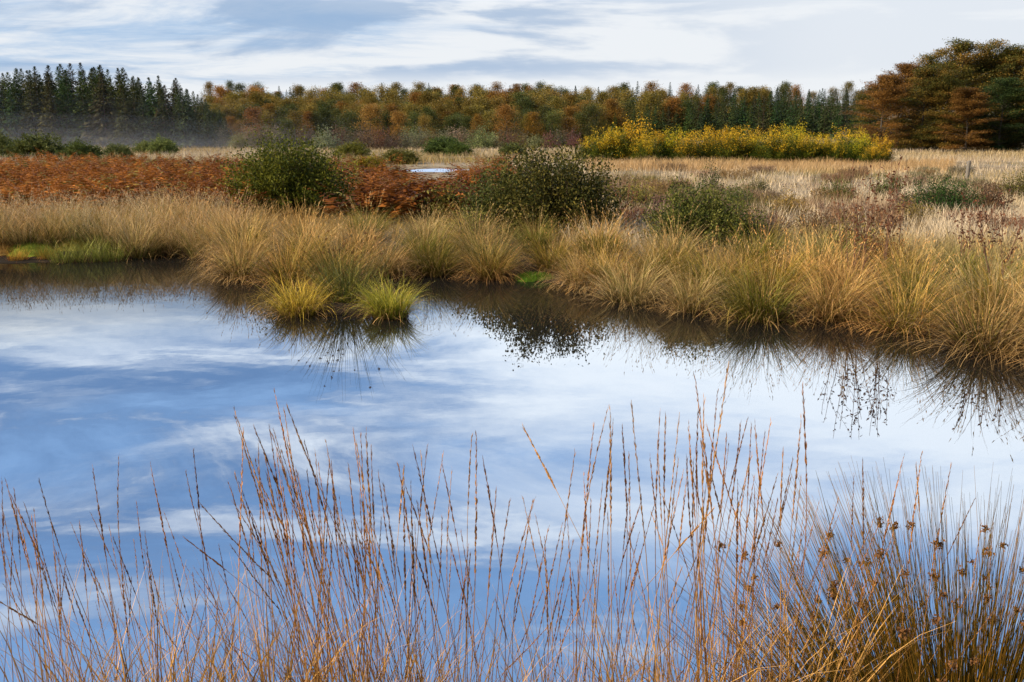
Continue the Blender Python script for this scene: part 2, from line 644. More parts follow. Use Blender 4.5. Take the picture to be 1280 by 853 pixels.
def make_bush(name, seed, w, h, nshoot=240, per=42, leaf=0.045, aspect=0.5, cols=((0.035, 0.05, 0.012), (0.11, 0.12, 0.03)), bark=(0.10, 0.075, 0.05), start=0.35, jit=0.05,
              mat=None, up=0.4, flat=0.0, top=None, sprig=0.0, thick=0.009):
    r = np.random.default_rng(seed)
    e = empty(name)
    P = shoots(r, nshoot, 9, w, h, up=up)
    rad = np.linspace(1, 0.25, 9)[None] * thick * r.uniform(0.6, 1.3, nshoot)[:, None]
    V, F = tubes(P, rad, 3)
    Geo().add(V, F, bark).obj('branches' if False else 'branch_frame', M_BARK, e)
    N = nshoot * per
    k = np.repeat(np.arange(nshoot), per)
    u = start + (1.04 - start) * r.uniform(0, 1, N) ** 0.75
    f = np.clip(u, 0, 0.999) * 8
    i = f.astype(int)
    c = P[k, i] + (P[k, np.minimum(i + 1, 8)] - P[k, i]) * (f - i)[:, None]
    c = c + r.normal(0, jit, (N, 3)) * (0.6 + w * 0.3)
    tdir = unit(P[k, 8] - P[k, 5])
    if sprig:
        far = u > 0.93
        c[far] += tdir[far] * (r.uniform(0, sprig, far.sum()))[:, None]
    d = tdir * 0.7 + rdir(N, r)
    V, F = leaves(c, d, leaf * r.uniform(0.6, 1.25, N), leaf * aspect * r.uniform(0.7, 1.2, N), r, flat)
    mixv = np.clip(r.beta(1.1, 1.7, N) + (r.normal(0, 0.22, nshoot))[k], 0, 1)
    C = lerp(cols[0], cols[1], mixv)
    if top is not None:
        hh = np.clip(c[:, 2] / h, 0, 1)
        pick = r.uniform(0, 1, N) < sst(hh + (r.normal(0, 0.30, nshoot))[k], 0.52, 0.94)
        C[pick] = lerp(top[0], top[1], r.uniform(0, 1, N))[pick]
    C = C * r.uniform(0.75, 1.3, (N, 1))
    Geo().add(V, F, np.repeat(C, 4, 0)).obj('foliage', mat or M_LEAF, e)
    return e


def make_broadleaf(name, seed, H, Rc, nleaf, leaf, cols, bark=(0.07, 0.06, 0.05), layered=0.5, base=0.12, limbs=34, puff=0.11):
    """tapered trunk with limbs and side branches; leaf sprays lie along the limbs"""
    r = np.random.default_rng(seed)
    e = empty(name)
    wood = Geo()
    s = np.linspace(0, 1, 9)
    T = np.stack([r.normal(0, 0.012 * H, 9).cumsum() * s, r.normal(0, 0.012 * H, 9).cumsum() * s, s * H * 0.97 - 0.25], -1)
    V, F = tubes(T[None], (0.017 * H * (1 - s * 0.93))[None], 7)
    wood.add(V, F, bark)
    hh = np.sort(base + (0.99 - base) * r.uniform(0, 1, limbs) ** 0.9)
    prof = Rc * np.sqrt(np.clip(1 - ((hh - 0.36) / 0.645) ** 2, 0.004, 1)) * r.uniform(0.65, 1.12, limbs)
    az = np.arange(limbs) * 2.4 + r.normal(0, 0.4, limbs)
    rise = np.interp(hh, [0, 0.5, 1], [0.0, 0.30, 1.15]) + r.normal(0, 0.12, limbs)
    org = np.stack([np.interp(hh, s, T[:, i]) for i in range(3)], -1)
    d = np.stack([np.cos(az) * np.cos(rise), np.sin(az) * np.cos(rise), np.sin(rise)], -1)
    u = np.linspace(0, 1, 7)[None, :, None]
    L = org[:, None] + d[:, None] * prof[:, None, None] * u + np.array([0, 0, 1.0]) * (u * (1 - u)) * prof[:, None, None] * 0.25
    L = L + r.normal(0, 0.02 * Rc, L.shape) * u
    V, F = tubes(L, (0.006 * H * (prof / Rc)[:, None] * np.linspace(1, 0.15, 7)[None]), 4)
    wood.add(V, F, bark)
    # side branches
    nb = limbs * 4
    k = np.repeat(np.arange(limbs), 4)
    q = r.uniform(0.25, 0.95, nb)
    f = q * 6
    i = f.astype(int)
    o = L[k, i] + (L[k, i + 1] - L[k, i]) * (f - i)[:, None]
    ang = az[k] + r.choice([-1, 1], nb) * r.uniform(0.5, 1.1, nb)
    bl = prof[k] * (1.05 - q) * r.uniform(0.45, 0.8, nb)
    bd = np.stack([np.cos(ang), np.sin(ang), np.tan(rise[k]).clip(-0.2, 1.5) * 0.8 + r.normal(0.05, 0.1, nb)], -1)
    B = o[:, None] + unit(bd)[:, None] * bl[:, None, None] * np.linspace(0, 1, 4)[None, :, None]
    V, F = tubes(B, 0.0022 * H * np.linspace(1, 0.2, 4)[None], 3)
    wood.add(V, F, bark)
    wood.obj('trunk', M_BARK, e)
    n1 = nleaf // 2
    kk = r.integers(0, limbs, n1)
    w = prof[kk] / prof.max()
    keep = r.uniform(0, 1, n1) < w + 0.25
    kk = kk[keep]
    n1 = len(kk)
    uu = r.uniform(0.12, 1.06, n1)
    f = np.clip(uu, 0, 0.999) * 6
    i = f.astype(int)
    c1 = L[kk, i] + (L[kk, i + 1] - L[kk, i]) * (f - i)[:, None]
    kb = r.integers(0, nb, nleaf - n1)
    ub = r.uniform(0.1, 1.1, nleaf - n1)
    c2 = B[kb, 0] + (B[kb, 3] - B[kb, 0]) * ub[:, None]
    c = np.concatenate([c1, c2])
    lid = np.concatenate([kk, k[kb]])
    sg = Rc * puff
    c = c + np.clip(r.normal(0, 1, (nleaf, 3)), -1.7, 1.7) * np.array([sg, sg, sg * (1.0 - 0.72 * layered)])
    dd = rdir(nleaf, r) * np.array([1, 1, 0.6]) + d[lid] * 0.6
    V, F = leaves(c, dd, leaf * r.uniform(0.6, 1.3, nleaf), leaf * 0.62 * r.uniform(0.7, 1.2, nleaf), r, layered)
    limbt = r.beta(1.3, 1.3, limbs)
    m = np.clip(limbt[lid] * 0.75 + r.normal(0.12, 0.2, nleaf), 0, 1) * (len(cols) - 1)
    j = np.minimum(m.astype(int), len(cols) - 2)
    ca = np.asarray(cols)
    C = ca[j] + (ca[j + 1] - ca[j]) * (m - j)[:, None]
    C = C * r.uniform(0.84, 1.17, (nleaf, 1))
    Geo().add(V, F, np.repeat(C, 4, 0)).obj('crown', M_LEAF, e)
    return e


def make_spruce(name, seed, H=14.0, Rc=2.3, whorls=34, per=8, sprays=7, cols=((0.016, 0.026, 0.014), (0.05, 0.066, 0.026)), base=0.04):
    r = np.random.default_rng(seed)
    e = empty(name)
    s = np.linspace(0, 1, 8)
    T = np.stack([0 * s, 0 * s, s * H - 0.3], -1)
    V, F = tubes(T[None], (0.011 * H * (1 - 0.96 * s))[None], 7)
    Geo().add(V, F, (0.11, 0.085, 0.065)).obj('trunk', M_BARK, e)
    N = whorls * per
    hw = np.repeat(base + (0.985 - base) * np.linspace(0, 1, whorls) ** 0.88, per) + r.normal(0, 0.008, N)
    lim = Rc * (1 - hw) ** 0.9 * r.uniform(0.55, 1.12, N) + 0.06
    az = np.tile(np.arange(per) * 2 * PI / per, whorls) + np.repeat(r.uniform(0, 6, whorls), per) + r.normal(0, 0.2, N)
    rise = np.interp(hw, [0, 0.6, 1], [-0.30, 0.05, 0.9])
    g = Geo()
    u = np.linspace(0, 1, 4)
    hz = lim[:, None] * u[None]
    X = hz * np.cos(az)[:, None]
    Y = hz * np.sin(az)[:, None]
    Z = hw[:, None] * H + hz * np.tan(rise)[:, None] - 0.10 * hz * (1 - u[None]) + 0.12 * lim[:, None] * u[None] ** 3
    P = np.stack([X, Y, Z], -1)
    V, F = tubes(P, (0.02 * lim)[:, None] * np.linspace(1, 0.3, 4)[None], 3)
    g.add(V, F, (0.05, 0.042, 0.025))
    K = N * sprays
    k = np.repeat(np.arange(N), sprays)
    q = np.tile(np.linspace(0.18, 1.0, sprays), N) + r.normal(0, 0.05, K)
    f = np.clip(q, 0, 0.999) * 3
    i = f.astype(int)
    c = P[k, i] + (P[k, i + 1] - P[k, i]) * (f - i)[:, None]
    sgn = r.choice([-1, 1], K)
    a2 = az[k] + sgn * r.uniform(0.25, 1.1, K)
    d = np.stack([np.cos(a2), np.sin(a2), -r.uniform(0.15, 0.9, K)], -1)
    ln = (0.10 + 0.42 * lim[k]) * r.uniform(0.7, 1.25, K)
    V, F = leaves(c, d, ln, ln * r.uniform(0.3, 0.5, K), r, 0.8)
    C = lerp(cols[0], cols[1], np.clip(r.beta(1.2, 2.0, K) + 0.25 * (q - 0.5), 0, 1))
    g.add(V, F, np.repeat(C, 4, 0))
    # leader
    V, F = leaves(np.tile([[0, 0, H * 0.955]], (10, 1)), unit(np.stack([r.normal(0, 0.25, 10), r.normal(0, 0.25, 10), np.ones(10)], -1)), H * 0.05, 0.12, r)
    g.add(V, F, cols[0])
    g.obj('crown', M_NEEDLE, e)
    return e


# ------------------------------------------------------------------ far woods
ORD = ['first', 'second', 'third', 'fourth', 'fifth', 'sixth', 'seventh', 'eighth', 'ninth', 'tenth', 'eleventh', 'twelfth', 'thirteenth', 'fourteenth', 'fifteenth',
       'sixteenth', 'seventeenth', 'eighteenth', 'nineteenth', 'twentieth', 'twenty-first', 'twenty-second', 'twenty-third', 'twenty-fourth', 'twenty-fifth', 'twenty-sixth']


def tree_at(kinds, i, px, top, Y, H0, rz=None, tint=None, wide=1.0):
    """stand a tree of built height H0 in column px at depth Y with its tip at row top"""
    p = ground_at(px, Y)
    tip = at_depth(px, top, Y)[2]
    k = max((tip - p[2]) / H0, 0.12)
    return kinds.place(i, p, (k * wide, k * wide, k), random.uniform(0, 6.28) if rz is None else rz, tint)


spruce = Kinds([make_spruce('spruce_tree', 100 + i, 14, 3.3 + 0.4 * (i % 3), 30 + i, 8, 8, cols=((0.016, 0.026, 0.011), (0.075, 0.085, 0.028))) for i in range(5)])
SKY_L = np.array([(-60, 92), (0, 90), (16, 85), (54, 81), (64, 80), (100, 78), (131, 79), (155, 84), (166, 85), (190, 96), (211, 94), (236, 100), (248, 109), (264, 121), (288, 137), (304, 142)], float)
sky_l = lambda px: float(np.interp(px, SKY_L[:, 0], SKY_L[:, 1]))
cnt = 0
for row, (Y, x0, x1, stepx, drop) in enumerate([(150, -30, 292, 25, 11), (156, -44, 285, 24, 7), (163, -30, 276, 22, 4), (171, -40, 262, 19, 0), (180, -36, 250, 18, 1)]):
    px = x0
    j = 0
    while px < x1:
        q = px + random.uniform(-5, 5)
        top = sky_l(q) + drop + random.choice([0, 2, 5, 9]) * (1 if row else 1.4)
        o = tree_at(spruce, random.randrange(5), q, top, Y + random.uniform(-2.5, 2.5), 14, tint=tuple(random.uniform(0.8, 1.35) * c for c in (1.0, 1.05, 1.0)), wide=random.uniform(0.9, 1.15))
        if row == 0:
            tag(o, f'dark green spruce on the front edge of the misty wood, {ORD[j]} from the left', 'tree', 'spruces of the left wood')
        elif row < 3:
            tag(o, 'dark green spruce standing inside the misty left wood behind its front row', 'tree', 'spruces inside the left wood')
        else:
            tag(o, 'dark spruce whose pointed tip makes the skyline of the misty left wood', 'tree', 'spruce tips on the left skyline')
        j += 1
        px += stepx * random.uniform(0.85, 1.15)

# far spruce block to the right of centre
far_spruce = Kinds([make_spruce('plantation_spruce', 140 + i, 12, 2.7, 24, 7, 7, cols=((0.016, 0.03, 0.011), (0.065, 0.09, 0.026))) for i in range(3)])
TOP_R = np.array([(730, 136), (760, 126), (800, 121), (850, 117), (900, 113), (960, 110), (1080, 111)], float)
for row, (Y, drop) in enumerate([(205, 17), (216, 11), (228, 6), (242, 2), (256, 0)]):
    px = 738 + 6 * row
    while px < 1100:
        q = px + random.uniform(-4, 4)
        o = tree_at(far_spruce, random.randrange(3), q, float(np.interp(q, TOP_R[:, 0], TOP_R[:, 1])) + drop + random.uniform(-2, 4), Y + random.uniform(-4, 4), 12,
                    tint=tuple(random.uniform(0.8, 1.25) * c for c in (1, 1, 1)))
        tag(o, 'slim green plantation spruce in the far block behind the yellow beeches', 'tree', 'spruces of the far plantation')
        px += random.uniform(13, 18)

# autumn hillside
RUST = [(0.08, 0.052, 0.014), (0.23, 0.115, 0.022), (0.36, 0.19, 0.035)]
OCHRE = [(0.07, 0.062, 0.014), (0.19, 0.14, 0.028), (0.33, 0.22, 0.045)]
DKGREEN = [(0.03, 0.042, 0.012), (0.07, 0.085, 0.022), (0.14, 0.125, 0.03)]
hill_kinds = {}
for nm, cols in (('rust', RUST), ('ochre', OCHRE), ('green', DKGREEN)):
    hill_kinds[nm] = Kinds([make_broadleaf('broadleaf_tree', 200 + i * 7 + len(nm), 9.5, 3.3, 7500, 0.24, cols, layered=0.0, limbs=46, base=0.04, puff=0.19) for i in range(3)])
HILL_LAB = {
    'rust': ('rust-brown autumn tree', 'rust-coloured trees of the hillside'),
    'ochre': ('ochre and olive autumn tree', 'ochre trees of the hillside'),
    'green': ('dark green broadleaf tree', 'green trees of the hillside')}
for row, (Y, top, n) in enumerate([(172, 146, 32), (186, 138, 37), (204, 131, 41), (226, 125, 45), (252, 119, 48), (284, 114, 52), (322, 110, 58)]):
    x0, x1 = 268 - row * 2, [720, 745, 780, 860, 960, 1000, 1090][row]
    for j in range(n):
        px = x0 + (x1 - x0) * (j + 0.5) / n + random.uniform(-5, 5)
        z = random.random()
        kind = 'green' if z < [0.6, 0.5, 0.3, 0.2, 0.18, 0.3, 0.45][row] else ('rust' if z > 0.78 else 'ochre')
        tp = top + random.uniform(-6, 7)
        wide = random.uniform(0.95, 1.5)
        if row > 3 and random.random() < 0.22:
            o = tree_at(far_spruce, random.randrange(3), px, tp - random.uniform(0, 4), Y + random.uniform(-6, 6), 12, tint=(0.9, 0.85, 0.9))
            tag(o, 'dark conifer spire rising among the autumn trees of the far slope', 'tree', 'conifer spires of the far slope')
            continue
        o = tree_at(hill_kinds[kind], random.randrange(3), px, tp, Y + random.uniform(-6, 6), 9.5, tint=tuple(b_ * random.uniform(0.94, 1.06) for b_ in (random.uniform(0.75, 1.2),) * 3), wide=wide)
        a, grp = HILL_LAB[kind]
        where = 'at the foot of the far wooded slope' if row < 2 else ('on the skyline of the far wooded slope' if row > 4 else 'in the middle of the far wooded slope')
        tag(o, f'{a} {where}', 'tree', f'{grp}, ' + where.split(' of ')[0])
special = Kinds([make_broadleaf('broadleaf_tree', 301, 7, 2.2, 5000, 0.2, [(0.12, 0.055, 0.02), (0.22, 0.095, 0.028), (0.29, 0.13, 0.04)], layered=0.0, puff=0.17),
                 make_broadleaf('broadleaf_tree', 302, 7.5, 2.6, 5000, 0.2, [(0.18, 0.10, 0.03), (0.32, 0.175, 0.04), (0.38, 0.23, 0.06)], layered=0.0, puff=0.17)])
tag(tree_at(special, 0, 320, 135, 160, 7, tint=(1, 1, 1), wide=1.25), 'copper-red tree beside the last spruces of the left wood', 'tree')
tag(tree_at(special, 1, 465, 133, 165, 7.5, tint=(1, 1, 1), wide=1.2), 'bright amber tree at the foot of the slope above the pale shrubs', 'tree')
tag(tree_at(special, 1, 500, 142, 162, 7.5, tint=(0.9, 0.85, 0.8), wide=1.2), 'amber-brown spreading tree to the right of the brightest amber one', 'tree')
tag(tree_at(special, 1, 632, 134, 165, 7.5, tint=(0.85, 0.75, 0.7), wide=1.1), 'orange-brown tree at the slope foot behind the tall middle willow bush', 'tree')

# purple-brown birch scrub and pale sallows along the foot of the slope
scrub = Kinds([make_bush('birch_scrub', 330 + i, 3.2, 3.2, 90, 16, 0.16, 0.55, ((0.075, 0.055, 0.035), (0.16, 0.11, 0.065)), jit=0.10, start=0.3) for i in range(2)])
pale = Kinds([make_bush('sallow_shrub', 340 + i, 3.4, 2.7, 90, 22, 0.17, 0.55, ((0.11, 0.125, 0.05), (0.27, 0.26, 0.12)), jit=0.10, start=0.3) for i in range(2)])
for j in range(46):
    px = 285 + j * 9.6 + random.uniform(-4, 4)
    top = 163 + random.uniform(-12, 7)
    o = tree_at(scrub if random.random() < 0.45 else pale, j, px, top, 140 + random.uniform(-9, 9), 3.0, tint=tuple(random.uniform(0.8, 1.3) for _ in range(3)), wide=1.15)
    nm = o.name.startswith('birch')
    tag(o, 'bare purple-brown birch scrub at the foot of the far slope' if nm else 'pale green sallow shrub at the misty foot of the far slope', 'shrub', 'birch scrub of the far edge' if nm else 'sallows of the far edge')

# right-hand beech wood
BE_ORANGE = [(0.09, 0.055, 0.018), (0.20, 0.10, 0.025), (0.34, 0.17, 0.04)]
BE_MIX = [(0.035, 0.050, 0.013), (0.11, 0.10, 0.022), (0.31, 0.175, 0.035)]
BE_GREEN = [(0.018, 0.034, 0.014), (0.045, 0.075, 0.022), (0.12, 0.14, 0.035)]
beech = Kinds([make_broadleaf('beech_tree', 400, 12, 4.2, 36000, 0.17, BE_ORANGE, layered=0.85, base=0.05, limbs=60), make_broadleaf('beech_tree', 401, 12, 4.2, 36000, 0.17, BE_MIX, layered=0.85, base=0.04, limbs=60),
               make_broadleaf('beech_tree', 402, 12, 4.4, 38000, 0.17, BE_GREEN, layered=0.85, base=0.02, limbs=60), make_broadleaf('beech_tree', 403, 12, 4.2, 36000, 0.17, BE_MIX, layered=0.85, base=0.03, limbs=60)])
for i, px, top, Y, wd, lab in [
        (0, 1098, 96, 114, 1.25, 'orange-brown beech with level layered branches at the near corner of the wood'),
        (0, 1122, 82, 120, 1.1, 'tall rusty beech just behind the corner of the right-hand wood'),
        (1, 1150, 88, 113, 1.2, 'olive and brown layered beech, second along the front of the right-hand wood'),
        (3, 1160, 68, 122, 1.1, 'tall bronze beech reaching the skyline left of the highest crowns'),
        (1, 1188, 57, 118, 1.15, 'bronze beech with the highest twiggy top of the wood'),
        (0, 1206, 112, 108, 1.35, 'small bright orange beech standing low at the front of the dark wood'),
        (3, 1180, 92, 111, 1.1, 'dark bronze beech between the olive and the orange front beeches'),
        (3, 1226, 55, 120, 1.1, 'olive-bronze beech on the skyline above the orange front tree'),
        (2, 1246, 100, 110, 1.2, 'deep green beech with layered boughs right of the orange front tree'),
        (1, 1258, 64, 119, 1.2, 'golden-green beech crown behind the deep green front beech'),
        (1, 1290, 80, 111, 1.2, 'olive beech cut by the right edge of the picture'),
        (3, 1300, 58, 120, 1.2, 'bronze beech top at the right edge of the skyline'),
        (0, 1335, 90, 113, 1.2, 'rusty beech beyond the right edge of the wood front'),
        (1, 1345, 60, 122, 1.2, 'tall beech beyond the right edge of the wood')]:
    tag(tree_at(beech, i, px, top, Y, 12, tint=(random.uniform(0.85, 1.15),) * 3, wide=wd), lab, 'tree', 'beeches of the right-hand wood')
for j in range(16):
    px = 1085 + j * 18
    tag(tree_at(beech, random.choice([1, 2, 3]), px, float(np.interp(px, [1085, 1180, 1360], [108, 78, 72])) + random.uniform(0, 8), 131 + random.uniform(-3, 9), 12, tint=(0.8, 0.85, 0.8), wide=1.2),
        'dark beech deep inside the right-hand wood behind the front trees', 'tree', 'inner beeches of the right-hand wood')

# yellow young beeches in a band across the meadow
GOLD = ((0.56, 0.34, 0.015), (0.60, 0.47, 0.03))
young = Kinds([make_bush('young_beech', 430 + i, 2.7, 2.15, 170, 120, 0.075, 0.65, ((0.025, 0.05, 0.008), (0.13, 0.15, 0.012)), jit=0.07, start=0.15, up=-0.05, flat=0.7, top=GOLD, sprig=0.3) for i in range(4)])
spec = [(738, 170, 61), (757, 164, 60), (772, 158, 62), (792, 154, 60), (808, 160, 58), (826, 156, 61), (843, 152, 60), (860, 160, 58), (878, 163, 60), (896, 158, 59), (915, 160, 58), (934, 163, 60),
        (952, 159, 58), (970, 163, 57), (988, 161, 59), (1006, 165, 57), (1024, 166, 58), (1042, 165, 57), (1058, 163, 59), (1074, 168, 57), (1098, 163, 56), (1090, 176, 55)]
yl = ['young beech with {} leaves'.format(c) for c in ('green and lemon', 'mostly green', 'golden-yellow', 'lemon-yellow', 'yellow-green')]
for j, (px, top, Y) in enumerate(spec):
    top += random.uniform(-5, 9)
    warm = random.uniform(-1, 1)
    tint = (1.0 + 0.12 * warm, 1.0 - 0.08 * warm, 1.0)
    o = tree_at(young, j * 3 + j // 4, px, top, Y + 1.0, 2.3, tint=tint, wide=random.uniform(0.9, 1.25))
    tag(o, f'bushy yellow young beech, {ORD[j]} from the left in the meadow hedge', 'young tree', 'yellow young beeches of the meadow hedge')

# ------------------------------------------------------------------ shrubs of the middle ground
WILLOW = ((0.05, 0.065, 0.016), (0.16, 0.17, 0.045))
dome = Kinds([make_bush('willow_shrub', 450 + i, 2.8, 1.5, 330, 46, 0.13, 0.4, WILLOW, jit=0.04, start=0.45, up=-0.25) for i in range(2)])
for k, (px, top, Y, wd, lab) in enumerate([
        (2, 168, 72, 0.9, 'low olive willow dome at the left end of the mist line'), (48, 167, 66, 1.35, 'broad rounded olive willow in front of the left spruce wood'),
        (102, 177, 64, 1.2, 'small flat olive willow right of the broad rounded one'), (148, 180, 70, 1.2, 'grey-green low shrub on the bracken rim below the spruces'),
        (205, 172, 84, 1.0, 'pale green shrub in the mist before the spruce wood'), (185, 176, 90, 1.2, 'faint pale shrub in the mist left of the paler green one'),
        (440, 178, 72, 1.3, 'loose olive shrub behind the tall round willow bush'), (556, 171, 84, 1.3, 'dark rounded willow dome at the foot of the far scrub'),
        (574, 178, 80, 1.1, 'smaller green dome touching the dark willow dome'), (500, 186, 60, 1.5, 'low green bramble mound behind the red bracken'),
        (460, 196, 44, 1.3, 'mustard-yellow shrub between the two tall willow bushes'), (640, 178, 78, 1.2, 'green shrub behind the tall middle willow bush')]):
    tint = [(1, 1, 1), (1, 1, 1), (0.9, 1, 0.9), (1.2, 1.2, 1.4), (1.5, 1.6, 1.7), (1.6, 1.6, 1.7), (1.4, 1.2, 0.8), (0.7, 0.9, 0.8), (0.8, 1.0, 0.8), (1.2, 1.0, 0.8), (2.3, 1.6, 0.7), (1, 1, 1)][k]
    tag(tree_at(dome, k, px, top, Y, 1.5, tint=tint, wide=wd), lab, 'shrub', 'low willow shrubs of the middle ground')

# tall willows near the water
p = ground_at(362, 20.6)
b = make_bush('tall_willow_bush', 470, 2.85, 1.55, 520, 84, 0.060, 0.55, ((0.035, 0.05, 0.008), (0.19, 0.185, 0.02)), jit=0.05, start=0.3, sprig=0.12, up=-0.25)
b.location = p
tag(b, 'tall dense round dark green willow bush left of centre behind the tussocks', 'bush')
p = ground_at(700, 17.0)
b = make_bush('tall_willow_bush', 471, 2.4, 1.56, 520, 76, 0.058, 0.55, ((0.028, 0.036, 0.008), (0.155, 0.125, 0.025)), jit=0.05, start=0.3, sprig=0.14, up=0.0)
b.location = p
tag(b, 'tall loose olive willow bush in the middle behind the straw tussocks', 'bush')
p = ground_at(632, 17.4)
b = make_bush('tall_willow_bush', 472, 1.7, 1.2, 260, 70, 0.056, 0.55, ((0.04, 0.055, 0.013), (0.14, 0.13, 0.03)), jit=0.05, start=0.3, sprig=0.12, up=0.0)
b.location = p
tag(b, 'lower dark side bush leaning out to the left of the middle willow bush', 'bush')
p = ground_at(562, 19.0)
b = make_bush('bramble_bush', 473, 1.6, 0.75, 170, 30, 0.055, 0.6, ((0.06, 0.06, 0.012), (0.22, 0.18, 0.035)), jit=0.05, start=0.3)
b.location = p
tag(b, 'low yellowing bramble between red bracken and the middle willow', 'bush')
p = ground_at(884, 14.6)
b = make_bush('gorse_bush', 474, 1.9, 0.95, 460, 80, 0.042, 0.55, ((0.04, 0.055, 0.01), (0.18, 0.175, 0.035)), jit=0.04, start=0.35, up=-0.2)
b.location = p
tag(b, 'compact rounded green bush at the back of the right-hand tussocks', 'bush')
p = ground_at(889, 25)
b = make_bush('small_bush', 475, 0.75, 1.05, 50, 30, 0.05, 0.5, ((0.05, 0.06, 0.02), (0.14, 0.14, 0.045)), jit=0.05, start=0.2, up=-0.3)
b.location = p
tag(b, 'slender upright small bush in the meadow behind the rounded green bush', 'bush')
p = ground_at(1180, 19.5)
b = make_bush('pine_sapling', 476, 1.9, 0.78, 200, 60, 0.06, 0.25, ((0.014, 0.034, 0.010), (0.05, 0.095, 0.02)), jit=0.04, start=0.25, mat=M_NEEDLE)
b.location = p
tag(b, 'low dark green spreading conifer sapling on the right of the meadow', 'bush')
p = ground_at(1072, 13.4)
b = make_bush('bog_myrtle', 477, 1.1, 0.62, 150, 30, 0.034, 0.5, ((0.10, 0.085, 0.02), (0.28, 0.20, 0.04)), jit=0.04, start=0.3)
b.location = p
tag(b, 'yellow-green bog shrub at the foot of the tall leafy twigs', 'bush')
p = ground_at(1110, 12.4)
b = make_bush('bog_myrtle', 478, 1.0, 0.50, 140, 28, 0.034, 0.5, ((0.11, 0.05, 0.02), (0.30, 0.12, 0.03)), jit=0.04, start=0.3)
b.location = p
tag(b, 'rusty orange-leaved low shrub right of the tall leafy twigs', 'bush')
p = ground_at(585, 15.6)
b = make_bush('bog_myrtle', 479, 1.2, 0.62, 150, 30, 0.034, 0.4, ((0.16, 0.15, 0.03), (0.36, 0.30, 0.07)), jit=0.04, start=0.3)
b.location = p
tag(b, 'pale yellow-green low shrub among the tussocks left of the middle willow', 'bush')


# small bog shrubs dotted over the right of the meadow
bog = Kinds([make_bush('bog_shrub', 490 + i, 1.1, 0.62, 110, 34, 0.042, 0.5, c, jit=0.05, start=0.25, up=-0.2) for i, c in enumerate(
    [((0.05, 0.06, 0.012), (0.18, 0.17, 0.04)), ((0.14, 0.12, 0.02), (0.34, 0.27, 0.06)), ((0.08, 0.05, 0.025), (0.22, 0.13, 0.06))])])
for k, (px, Y, sc, lab) in enumerate([
        (792, 20.5, 1.1, 'yellow-green low shrub just right of the middle willow bush'), (812, 22, 0.9, 'second yellowish low shrub right of the middle willow bush'), (848, 27, 0.8, 'small brown bog shrub behind the compact rounded bush'),
        (925, 21, 0.9, 'olive bog shrub beyond the right side of the compact rounded bush'), (948, 26, 0.8, 'dark little shrub between the slender bush and the leafy twigs'), (985, 18.5, 0.9, 'grey-green bog shrub left of the tall leafy twigs'),
        (1020, 15.5, 0.8, 'brown twiggy bog shrub left of the yellow-green one'), (1050, 24, 0.9, 'dark green bog shrub behind the tall leafy twigs'), (1112, 25, 1.0, 'dark bog shrub left of the dark conifer sapling'),
        (1145, 17.5, 0.8, 'yellow-olive bog shrub in front of the dark conifer sapling'), (1240, 20, 1.0, 'brown bog shrub right of the dark conifer sapling'), (1275, 24, 1.1, 'olive shrub at the right edge of the meadow'),
        (830, 17.2, 0.7, 'pale brown low shrub in front of the yellowish ones')]):
    o = bog.place([1, 1, 2, 0, 0, 1, 2, 0, 0, 1, 2, 0, 2][k], ground_at(px, Y), sc, k * 1.7, tuple(random.uniform(0.85, 1.2) for _ in range(3)))
    tag(o, lab, 'shrub', 'bog shrubs of the meadow')


def make_sapling(name, seed, n, h, spread, leafcol, per=12, leaf=0.05):
    r = np.random.default_rng(seed)
    e = empty(name)
    a = r.uniform(0, 2 * PI, n)
    tip = np.stack([np.cos(a) * spread * r.uniform(0.2, 1, n), np.sin(a) * spread * r.uniform(0.2, 1, n), h * r.uniform(0.65, 1.0, n)], -1)
    s = np.linspace(0, 1, 10)[None, :, None]
    P = np.stack([r.normal(0, 0.06, n), r.normal(0, 0.06, n), np.full(n, -0.05)], -1)[:, None] * (1 - s) + tip[:, None] * s
    P = P + np.cumsum(r.normal(0, 0.008, P.shape), 1)
    lc = Geo()
    for k in range(n):
        st = Geo()
        V, F = tubes(P[k][None], np.linspace(0.006, 0.002, 10)[None], 4)
        st.add(V, F, (0.16, 0.085, 0.055))
        # two or three side twigs
        for q in range(3):
            i = r.integers(4, 8)
            d = unit(r.normal(0, 1, 3) * np.array([1, 1, 0.2]) + np.array([0, 0, 0.8]))
            tw = P[k, i] + d * np.linspace(0, r.uniform(0.15, 0.35), 5)[:, None]
            V, F = tubes(tw[None], np.linspace(0.003, 0.0012, 5)[None], 3)
            st.add(V, F, (0.16, 0.085, 0.055))
            c = tw[1:] + r.normal(0, 0.01, (4, 3))
            V, F = leaves(c, d + rdir(4, r) * 1.0, leaf * r.uniform(0.6, 1.2, 4), leaf * 0.45, r)
            lc.add(V, F, np.repeat(lerp(leafcol[0], leafcol[1], r.uniform(0, 1, 4)), 4, 0))
        st.obj('twig', M_BARK, e)
        u = r.uniform(0.45, 1.0, per) * 8.99
        i = u.astype(int)
        c = P[k, i] + (P[k, i + 1] - P[k, i]) * (u - i)[:, None]
        V, F = leaves(c, rdir(per, r) + np.array([0, 0, 0.4]), leaf * r.uniform(0.6, 1.2, per), leaf * 0.45, r)
        lc.add(V, F, np.repeat(lerp(leafcol[0], leafcol[1], r.uniform(0, 1, per)), 4, 0))
    lc.obj('foliage', M_LEAF, e)
    return e


